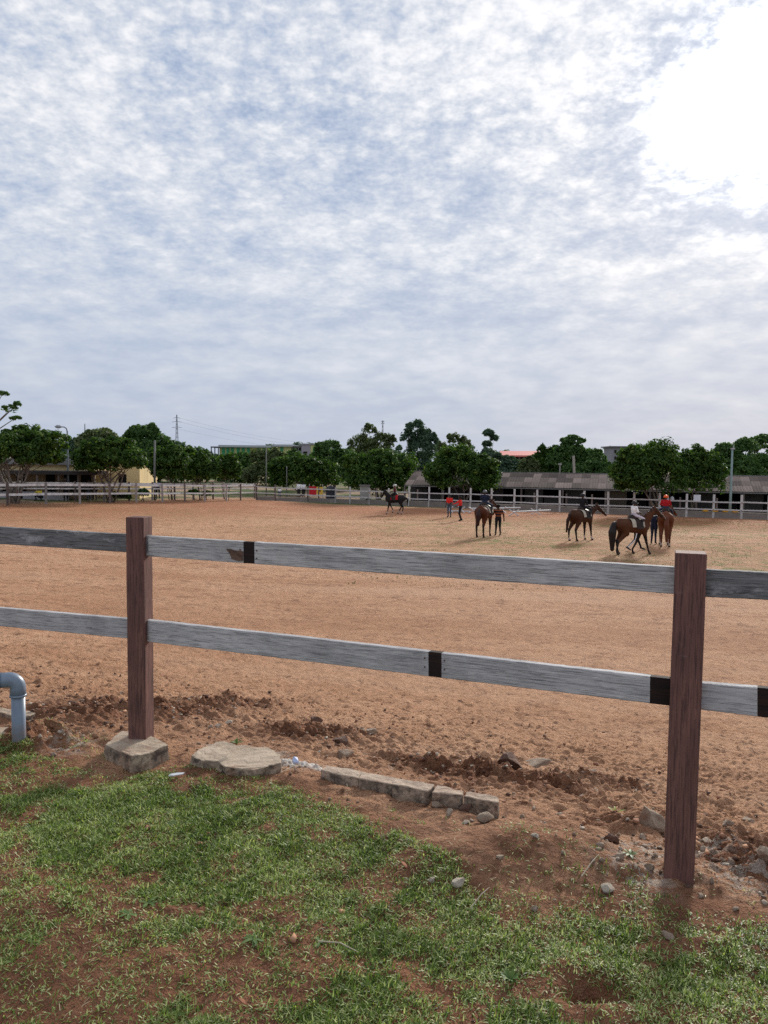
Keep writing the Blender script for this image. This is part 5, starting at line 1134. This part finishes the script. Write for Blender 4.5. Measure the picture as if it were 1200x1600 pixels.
def person(label, loc, yaw, height, pose, shirt, trousers, shoes=None, sleeve='short', helmet=None, boots=False, stripes=None, side=None, hair=True, cap=None, pocket=None, group=None, turn=0, mask=None):
    J = dict(STAND); J.update(pose or {}); J = {k: Vector(v) for k, v in J.items()}; s = height / 1.75; shoes = shoes or simple('dark_shoe', (.02, .02, .022), .5)
    c = []
    T = lambda a, b, ra, rb, tg: c.append((tuple(J[a] if isinstance(a, str) else a), tuple(J[b] if isinstance(b, str) else b), ra, rb, tg))
    for sg_ in (-1, 1):
        ox = Vector((.075 * sg_, 0, 0)); T(J['pelvis'] + ox, J['waist'] + ox * .8, .098, .088, 'pants' if sg_ else 0); T(J['waist'] + ox * .8, J['chest'] + ox * 1.1, .09, .108, 'shirt'); T(J['chest'] + ox, J['chest'].lerp(J['neck'], .55) + ox * 1.2, .10, .075, 'shirt')
    T('chest', J['chest'].lerp(J['neck'], .6), .1, .09, 'shirt'); T(J['chest'].lerp(J['neck'], .7), J['neck'].lerp(J['head'], .4), .058, .05, 'skin')
    hd = J['head']; q = Matrix.Rotation(turn, 3, 'Z'); T(hd + Vector((0, -.012, .035)), hd + q @ Vector((0, .02, -.01)), .094, .085, 'skin'); T(hd + q @ Vector((0, .05, -.06)), hd + q @ Vector((0, .03, -.03)), .05, .065, 'skin')
    T(hd + q @ Vector((0, .100, -.005)), hd + q @ Vector((0, .118, -.028)), .012, .016, 'skin')
    for sg_ in (-1, 1): T(hd + q @ Vector((.09 * sg_, 0, .01)), hd + q @ Vector((.094 * sg_, -.01, -.03)), .018, .014, 'skin')
    for e in 'lr':
        T('sh' + e, 'el' + e, .066, .05, 'shirt'); f = .45 if sleeve == 'short' else 0
        T('el' + e, 'wr' + e, .045, .032, 'shirt' if sleeve == 'long' else 'skin')
        wr = J['wr' + e]; dr = (wr - J['el' + e]).normalized(); T(wr, wr + dr * .07, .034, .036, 'skin')
        sd = dr.cross(Vector((0, 1, 0.2))).normalized()
        for k in range(4): b0_ = wr + dr * .085 + sd * (.026 * (k - 1.5) / 1.5); L_ = (.062, .075, .07, .055)[k]; m_ = b0_ + dr * L_ * .55; T(b0_, m_, .0105, .0100, 'skin'); T(m_, m_ + (dr * .7 + Vector((0, .6, -.1))).normalized() * L_ * .45, .0098, .009, 'skin')
        T(wr + dr * .03 + sd * .03, wr + dr * .075 + sd * .062, .013, .010, 'skin')
        T('hp' + e, 'kn' + e, .092, .062, 'pants'); T('kn' + e, 'an' + e, .058 if not boots else .06, .040 if not boots else .048, 'boot' if boots else 'pants')
        an, to = J['an' + e], J['to' + e]; T(an + (to - an) * -.25, to, .044, .034, 'shoe'); T(an, an + (to - an) * .6 + Vector((0, 0, -.01)), .045, .036, 'shoe')
    if sleeve == 'short':
        for e in 'lr': a, b = J['sh' + e], J['el' + e]; T(a.lerp(b, .75), b, .048, .047, 'skin')
    mats = [skin, shirt, trousers, shoes]; tm = dict(skin=0, shirt=1, pants=2, shoe=3, boot=3)
    if stripes: mats.append(stripes)
    if side: mats.append(side)
    def post(C, mi):
        if stripes is not None: mi = np.where((mi == 1) & (((C[:, 2] * 6.6) % 1) < .40), 4, mi)
        if side is not None:
            for e, sg_ in (('l', -1), ('r', 1)):
                for a_, b_ in (('hp', 'kn'), ('kn', 'an')):
                    A, B = np.array(J[a_ + e]), np.array(J[b_ + e]); d = B - A; t = ((C - A) @ d) / (d @ d); off = C - A - t[:, None] * d
                    mi = np.where((mi == 2) & (t > 0) & (t <= 1) & (off[:, 0] * sg_ > .028) & (np.abs(off[:, 1]) < .022), len(mats) - 1, mi)
        return mi
    o = thing('person', label, 'person', loc, yaw, group)
    bd = link('body', fused('body', c, .0135, mats, tm, 3, .5, post), o); bd.scale = (s * (1.16 if height < 1.6 else 1.04), s * (1.12 if height < 1.6 else 1.02), s)
    def dome(name, c_, r, mat, z0=0, ax=(1, 1.12, 1), rim=None):
        mb = MB(); rr, nn = [], 14
        for k in range(6): a_ = R(z0 + (89 - z0) * k / 5); rr.append((r * math.cos(a_), r * math.sin(a_)))
        V = []; F = []
        for k, (rad, h) in enumerate(rr):
            for i in range(nn): t = 2 * math.pi * i / nn; V.append((rad * math.cos(t) * ax[0], rad * math.sin(t) * ax[1], h * ax[2]))
        for k in range(5):
            for i in range(nn): F.append((k * nn + i, k * nn + (i + 1) % nn, (k + 1) * nn + (i + 1) % nn, (k + 1) * nn + i))
        F.append(tuple((5 * nn + i) for i in range(nn))); F.append(tuple(reversed(range(nn)))); mb.add(V, F)
        if rim: mb.box((0, r * 1.15, r * math.sin(R(z0)) + .012), (r * 1.3, r * .7, .012))
        ob = mb.build(name, mat, o, True); ob.scale = (s, s, s); ob.location = c_ * s; ob.rotation_euler.z = turn; return ob
    if helmet: dome('helmet', hd + Vector((0, -.01, .02)), .150, helmet, -12, rim=True)
    elif cap: dome('cap', hd + Vector((0, -.005, .035)), .108, cap, -5, rim=True)
    elif hair: dome('hair', hd + q @ Vector((0, -.02, .025)), .105, simple('black_hair', (.012, .010, .009), .9), -22)
    mb = MB()
    for sg_ in (-1, 1): p_ = q @ Vector((.035 * sg_, .098, .012)); mb.tube([p_, p_ + q @ Vector((0, .008, 0))], [.012, .007], 8)
    ey = mb.build('eyes', simple('eye', (.25, .23, .2), .3), o, True); ey.scale = (s, s, s); ey.location = hd * s
    if mask: mb = MB(); p_ = q @ Vector((0, .09, -.045)); mb.tube([p_ - q @ Vector((.05, .03, 0)), p_ + q @ Vector((0, .03, 0)), p_ + q @ Vector((.05, -.03, 0))], [.02, .04, .02], 8); mk = mb.build('face_mask', mask, o, True); mk.scale = (s, s, s); mk.location = hd * s
    if pocket: mb = MB(); mb.box((0, -.115, 1.33), (.12, .012, .14)); pk = mb.build('chest_print', pocket, o); pk.scale = (s, s, s)
    return o

def horse(label, px, py, rz, sc, coat, legc, sock, tailc, pad=None, saddle=True, neck=(0, .98, 1.78), headturn=0, headdrop=.30, headfwd=.46, stride=0.0, socks=(1, 1, 1, 1), blaze=False, tail_len=.72, tail_r=.085, feet=None, ears=True, tswing=0):
    p = gp(px, py); t = thing('horse', label, 'horse', p, rz); c = []
    T = lambda a, b, ra, rb, tg='coat': c.append((tuple(a), tuple(b), ra, rb, tg))
    for s2 in (-1, 1):
        T((.06 * s2, -.42, 1.17), (.065 * s2, .30, 1.13), .255, .26); T((.09 * s2, -.58, 1.22), (.08 * s2, -.38, 1.22), .235, .25); T((.07 * s2, .42, 1.16), (.07 * s2, .30, 1.2), .225, .24)
    T((0, -.62, 1.36), (0, -.30, 1.38), .17, .15); T((0, -.30, 1.34), (0, .30, 1.34), .14, .12); T((0, .30, 1.42), (0, .48, 1.36), .10, .14); T((0, .55, 1.12), (0, .62, 1.22), .19, .17); T((0, -.74, 1.25), (0, -.6, 1.2), .17, .2)
    nk = Vector(neck); b0_ = Vector((0, .48, 1.26)); T(b0_, b0_.lerp(nk, .5), .215, .155); T(b0_.lerp(nk, .45), nk, .155, .105); T((0, .36, 1.40), b0_.lerp(nk, .6) + Vector((0, -.06, .07)), .10, .09)
    q = Matrix.Rotation(headturn, 3, 'Z'); poll = nk + Vector((0, .02, .04)); mz = poll + q @ Vector((0, headfwd, -headdrop)); md = poll.lerp(mz, .45)
    T(poll, md, .105, .088); T(md, mz, .085, .062); T(poll + q @ Vector((0, .08, -.11)), md + q @ Vector((0, .0, -.06)), .085, .055); T(mz, mz + q @ Vector((0, .02, -.02)), .062, .058, 'muzzle')
    if ears:
        for s2 in (-1, 1): T(poll + q @ Vector((.055 * s2, -.02, .09)), poll + q @ Vector((.07 * s2, .0, .20)), .034, .014)
    F4 = feet or [(stride * .6, .0), (-stride * .5, .0), (-stride * .6, 0), (stride * .5, 0)]      # FL FR HL HR : dy, lift
    for i, s2 in enumerate((-1, 1)):
        dy, lf_ = F4[i]; sk = 'sock' if socks[i] else 'leg'; x_ = .165 * s2
        T((x_ * .9, .44, 1.08), (x_, .44, .86), .145, .10); T((x_, .44, .88), (x_, .45 + dy * .45, .50 + lf_ * .7), .092, .058, 'coat' if not legc[1] else 'leg'); T((x_, .45 + dy * .45, .50 + lf_ * .7), (x_, .43 + dy, .17 + lf_), .054, .038, 'leg'); T((x_, .43 + dy * .92, .24 + lf_), (x_, .44 + dy, .14 + lf_), .040, .044, sk)
        T((x_, .44 + dy, .15 + lf_), (x_, .49 + dy, .06 + lf_), .042, .05, sk); T((x_, .49 + dy, .05 + lf_), (x_, .51 + dy, .035 + lf_), .060, .062, 'hoof')
        dy, lf_ = F4[2 + i]; sk = 'sock' if socks[2 + i] else 'leg'
        T((x_ * .8, -.50, 1.12), (x_, -.44, .90), .20, .145); T((x_, -.44, .92), (x_, -.66 + dy * .5, .56 + lf_ * .7), .125, .066, 'coat'); T((x_, -.68 + dy * .5, .58 + lf_ * .7), (x_, -.64 + dy, .18 + lf_), .060, .042, 'leg'); T((x_, -.645 + dy * .95, .26 + lf_), (x_, -.63 + dy, .14 + lf_), .044, .046, sk)
        T((x_, -.63 + dy, .15 + lf_), (x_, -.58 + dy, .06 + lf_), .044, .05, sk); T((x_, -.58 + dy, .05 + lf_), (x_, -.56 + dy, .035 + lf_), .060, .062, 'hoof')
    mats = [coat, legc[0], sock, simple('hoof', (.05, .04, .035), .6), simple('muzzle', (.06, .04, .035), .6), simple('white_blaze', (.55, .52, .48), .7)]
    def post(C, mi):
        if blaze:
            m0 = np.array(poll.lerp(mz, .15)); m1 = np.array(mz); d = m1 - m0; tt = ((C - m0) @ d) / (d @ d); off = C - m0 - tt[:, None] * d; u = np.array(q @ Vector((0, .5, .85))); sx = np.array(q @ Vector((1, 0, 0)))
            mi = np.where((tt > -.1) & (tt < 1.3) & (off @ u > .03) & (np.abs(off @ sx) < .04), 5, mi)
        return mi
    bd = link('body', fused('horse_body', c, .026, mats, dict(coat=0, leg=1, sock=2, hoof=3, muzzle=4), 5, .5, post), t); bd.scale = (sc,) * 3
    tc_ = []; z0 = 1.36; pr = Vector((0, -.78, z0)); L_ = tail_len; tp2 = [pr, pr + Vector((tswing * .1, -.13, -.10)), pr + Vector((tswing * .4, -.20, -.40 * L_ / .72)), pr + Vector((tswing, -.19, -1.05 * L_ / .72))]
    for a, b, ra, rb in ((0, 1, .05, tail_r * .8), (1, 2, tail_r * .8, tail_r * 1.15), (2, 3, tail_r * 1.15, tail_r * .55)): tc_.append((tuple(tp2[a]), tuple(tp2[b]), ra, rb, 'x'))
    tl = link('tail', fused('tail', tc_, .024, [tailc], dict(x=0), 2), t); tl.scale = (sc,) * 3
    mc = []
    for f in np.linspace(0, 1, 6):
        a = Vector((0, .36, 1.46)).lerp(nk + Vector((0, -.06, .09)), f); mc.append((tuple(a + Vector((.0, 0, .03))), tuple(a + Vector((.085, .02, -.10))), .04, .03, 'x'))
    mc.append((tuple(poll + Vector((0, 0, .08))), tuple(poll + q @ Vector((0, .12, .03))), .03, .02, 'x'))
    mn = link('mane', fused('mane', mc, .022, [tailc], dict(x=0), 2), t); mn.scale = (sc,) * 3
    if pad:
        def sheet_over(name, y0, y1, zb, off, mat):
            mb = MB(); ang = [R(a) for a in range(-78, 79, 13)]; V = []; m = len(ang)
            for yy_ in (y0, (y0 + y1) / 2, y1):
                for k2 in (0, 1):
                    for a in ang: V.append((math.sin(a) * (.345 + off + .012 * k2), yy_, 1.13 + math.cos(a) * (.385 + off + .012 * k2) - (0 if abs(a) < R(60) else zb)))
            F = []
            for r_i in range(2):
                for k2 in (0, 1):
                    for i in range(m - 1): p0 = (r_i * 2 + k2) * m + i; p1 = ((r_i + 1) * 2 + k2) * m + i; F.append((p0, p0 + 1, p1 + 1, p1))
            for e_ in (0, 2):
                for i in range(m - 1): p0 = e_ * 2 * m + i; F.append((p0, p0 + 1, p0 + m + 1, p0 + m))
            mb.add(V, F); o = mb.build(name, mat, t, True); o.scale = (sc,) * 3; return o
        sheet_over('saddle_pad', -.24, .34, .05, .0, pad)
        sheet_over('saddle_flap', -.06, .26, .12, .025, simple('saddle_leather', (.03, .018, .014), .5))
        mb = MB(); mb.tube([(0, -.22, 1.60), (0, -.10, 1.56), (0, .10, 1.545), (0, .24, 1.60)], [.09, .15, .13, .07], 12); o = mb.build('saddle', simple('saddle_leather', (.03, .018, .014), .5), t, True); o.scale = (sc, sc, sc * .98)
    br = MB(); bm_ = simple('bridle', (.025, .018, .015), .6); m2 = poll.lerp(mz, .72)
    u_ = q @ Vector((1, 0, 0)); 
    def ring(c_, ax_, r): 
        w_ = ax_.cross(u_).normalized(); P_ = [c_ + (u_ * math.cos(k) + w_ * math.sin(k)) * r for k in [i * math.pi / 5 for i in range(11)]]; br.tube(P_, .012, 5, cap=False)
    ring(m2, (mz - poll).normalized(), .082); ring(poll.lerp(mz, .12), (mz - poll).normalized(), .112)
    for s2 in (-1, 1): br.tube([m2 + u_ * .085 * s2, poll + u_ * .1 * s2], .011, 5); br.tube([m2 + u_ * .085 * s2, Vector((.09 * s2, .36, 1.62))], .009, 5)
    o = br.build('bridle', bm_, t, True); o.scale = (sc,) * 3
    return t
def rider_on(h, sc_h, label, height, fy=.02, **k):
    s = height / 1.75; z = 1.60 * sc_h * .985 - (.95 - .095) * s; off = Matrix.Rotation(h.rotation_euler.z, 3, 'Z') @ Vector((0, fy * sc_h, z)); pose = dict(RIDE); pose.update(k.pop('pose', {}))
    return person(label, h.location + off, h.rotation_euler.z, height, pose, **k)
bay = simple('bay_coat', (.085, .024, .009), .75, .28, 2.2); bay2 = simple('brown_coat', (.060, .022, .010), .75, .25, 2.2); chest_ = simple('chestnut_coat', (.125, .036, .012), .75, .22, 2.2); blk = simple('black_coat', (.012, .010, .011), .75, .2, 2); blkl = simple('black_points', (.016, .012, .011), .5, .2, 3)
wsock = simple('white_sock', (.50, .44, .40), .8, .2, 6)
navy = cloth('navy_cloth', (.015, .02, .045)); black_c = cloth('black_cloth', (.014, .014, .017)); red_c = cloth('red_cloth', (.72, .03, .025)); dred_c = cloth('dark_red_cloth', (.42, .012, .02)); white_c = cloth('white_cloth', (.88, .87, .90)); pale_c = cloth('pale_lilac_cloth', (.58, .52, .60)); jean = cloth('grey_blue_jeans', (.07, .09, .13)); cream_pad = cloth('cream_pad', (.48, .43, .35)); orange_c = simple('orange_helmet', (.85, .13, .03), .4, .05); stripe_o = cloth('rust_stripe', (.30, .085, .035)); yel_c = cloth('yellow_cloth', (.70, .55, .05)); blue_c = cloth('blue_cloth', (.16, .22, .50)); black_h = simple('black_helmet', (.025, .026, .03), .6, .1)
hs = 1.07
h1 = horse('black horse with white lower legs standing side on by the far fence', 617, 803.5, R(84), .98, blk, (blk, True), wsock, blk, pad=dred_c, feet=[(.14, 0), (-.30, .10), (.04, 0), (.34, .04)], neck=(0, .80, 1.74), headdrop=.46, headfwd=.24, tail_len=.42, tail_r=.07)
rider_on(h1, .98, 'rider in dark maroon top on the black horse, pale helmet', 1.48, shirt=cloth('maroon_cloth', (.09, .02, .03)), trousers=black_c, sleeve='short', helmet=simple('pale_helmet', (.5, .5, .48), .4), boots=True, mask=white_c, turn=.3)
h2 = horse('bay horse seen from behind, next to the striped shirt man', 756, 838.5, R(-24), 1.13, bay, (blkl, True), blkl, simple('dark_brown_tail', (.03, .012, .010), .6), pad=cream_pad, socks=(0, 0, 1, 0), neck=(.06, 1.0, 1.62), headturn=-.5, headdrop=.34, tail_len=.50, tail_r=.11)
rider_on(h2, 1.13, 'small rider in navy on the bay horse, dark shiny helmet', 1.45, shirt=navy, trousers=cloth('dark_denim', (.03, .045, .08)), sleeve='long', helmet=simple('shiny_helmet', (.12, .13, .145), .55), boots=True)
h3 = horse('brown horse with white socks and white blaze, head turned right', 908, 844.5, R(-52), 1.08, bay2, (blkl, True), wsock, simple('dark_brown_tail', (.03, .012, .010)), pad=cream_pad, socks=(1, 1, 1, 0), neck=(.12, .98, 1.60), headturn=-.55, headdrop=.42, blaze=True, feet=[(.02, 0), (.14, 0), (-.10, 0), (.06, 0)], tail_len=.62, tail_r=.075, tswing=-.12)
rider_on(h3, 1.08, 'rider all in black on the brown horse with the blaze', 1.5, shirt=black_c, trousers=black_c, sleeve='long', helmet=black_h, boots=True)
h4 = horse('dark brown horse with thick black tail, walking right nearest the camera', 988, 866, R(-74), 1.06, simple('warm_brown_coat', (.080, .028, .011), .75, .25, 2.2), (blkl, True), blkl, blkl, pad=cream_pad, socks=(0, 0, 0, 1), neck=(.10, .90, 1.86), headturn=-.15, headdrop=.42, blaze=True, feet=[(-.34, .0), (.22, 0), (.03, 0), (-.22, .0)], tail_len=.78, tail_r=.15)
rider_on(h4, 1.06, 'child in white shirt and pale trousers riding, black helmet', 1.36, shirt=white_c, trousers=pale_c, sleeve='short', helmet=black_h, boots=True)
h5 = horse('chestnut horse seen from behind beside the navy dressed leader', 1038, 852.5, R(-17), 1.14, chest_, (simple('chestnut_leg', (.12, .04, .02), .5), False), wsock, simple('chestnut_tail', (.11, .035, .015), .6), pad=cloth('dark_pad', (.05, .03, .03)), socks=(1, 1, 1, 1), neck=(.22, .98, 1.60), headturn=-.7, headdrop=.36, blaze=True, tail_len=.74, tail_r=.10, tswing=.03)
rider_on(h5, 1.14, 'child in dark red shirt and bright orange helmet riding', 1.40, shirt=dred_c, trousers=cloth('dark_denim', (.03, .045, .08)), sleeve='long', helmet=orange_c, boots=True)

person('man in black and rust striped shirt standing beside the bay horse', gp(778, 837), R(8), 1.76, dict(elr=(.28, -.02, 1.13), wrr=(.33, .08, .90), ell=(-.26, .10, 1.16), wrl=(-.16, .30, 1.30), anl=(-.13, 0, .09), anr=(.13, .0, .09)), black_c, black_c, stripes=stripe_o, shoes=simple('shoe', (.08, .08, .08), .5))
person('person in red shirt and grey blue jeans, left one of the red pair', gp(702, 808.5), R(150), 1.72, dict(ell=(-.23, .05, 1.14), wrl=(-.10, .22, 1.05)), red_c, jean, sleeve='short')
person('person in red shirt and black trousers reaching out an arm', gp(719, 814), R(70), 1.74, dict(shl=(-.16, .04, 1.40), ell=(-.18, .26, 1.24), wrl=(-.12, .50, 1.16), elr=(.22, .08, 1.16), wrr=(.16, .30, 1.02), anl=(-.1, -.14, .09), tol=(-.12, .02, .04), knr=(.1, .12, .51)), red_c, black_c, sleeve='long')
person('leader in black trousers with white side stripes behind the walking horse', pushed(gp(992, 862), .6), R(-85), 1.76, dict(hpl=(-.09, .0, .92), knl=(-.10, .16, .50), anl=(-.10, .34, .10), tol=(-.10, .50, .04), knr=(.10, -.06, .5), anr=(.10, -.40, .14), tor=(.11, -.26, .04), wrl=(-.2, .4, 1.2), elr=(.2, .1, 1.15), wrr=(.15, .38, 1.2)), black_c, black_c, side=white_c, sleeve='long')
person('leader in navy clothes standing between the two right hand horses', gp(1021, 850), R(-30), 1.74, dict(wrl=(-.12, .35, 1.2), ell=(-.22, .12, 1.15), knl=(-.08, .02, .5), knr=(.08, .02, .5)), navy, navy, sleeve='long', side=None)
# people behind the left fence
CR = dict(pelvis=(0, -.1, .30), waist=(0, -.04, .42), chest=(0, .08, .58), neck=(0, .16, .76), head=(0, .2, .90), shl=(-.18, .12, .70), shr=(.18, .12, .70), ell=(-.26, .30, .5), elr=(.26, .30, .5), wrl=(-.2, .48, .42), wrr=(.2, .48, .42),
    hpl=(-.1, -.08, .28), hpr=(.1, -.08, .28), knl=(-.22, .30, .48), knr=(.22, .30, .48), anl=(-.2, .18, .09), anr=(.2, .18, .09), tol=(-.22, .34, .035), tor=(.22, .34, .035))
person('person in red shirt and red cap crouching behind the left fence', pushed(gp(31, 788), 3), R(160), 1.7, CR, red_c, black_c, cap=red_c)
person('person in yellow shirt crouching beside the left fence posts', pushed(gp(63, 787), 3), R(60), 1.7, CR, yel_c, black_c)
person('person in black standing in front of the cream wing wall', pushed(gp(148, 785), 1.8), R(190), 1.72, {}, black_c, black_c)
person('person in dark clothes with yellow print standing by the porch', pushed(gp(139, 785), 2.2), R(170), 1.70, {}, black_c, jean, pocket=None)
person('person leaning on the back fence in a blue shirt', pushed(gp(247, 783), 2.0), R(185), 1.70, dict(wrl=(-.3, .25, 1.05), wrr=(.3, .25, 1.05)), blue_c, black_c)
person('person in black standing beside the street lamp', pushed(gp(103, 786), 2.2), R(200), 1.74, {}, black_c, black_c)
person('small person in white top standing past the far fence corner', pushed(gp(437, 782), 4), R(200), 1.1, {}, white_c, jean)
person('person in white sleeves bending near the sign, left one', pushed(gp(467, 783.5), 5), R(160), 1.75, {}, white_c, black_c, sleeve='long')
person('person in white top standing near the sign, right one', pushed(gp(474, 783.5), 5.6), R(200), 1.7, {}, white_c, black_c)
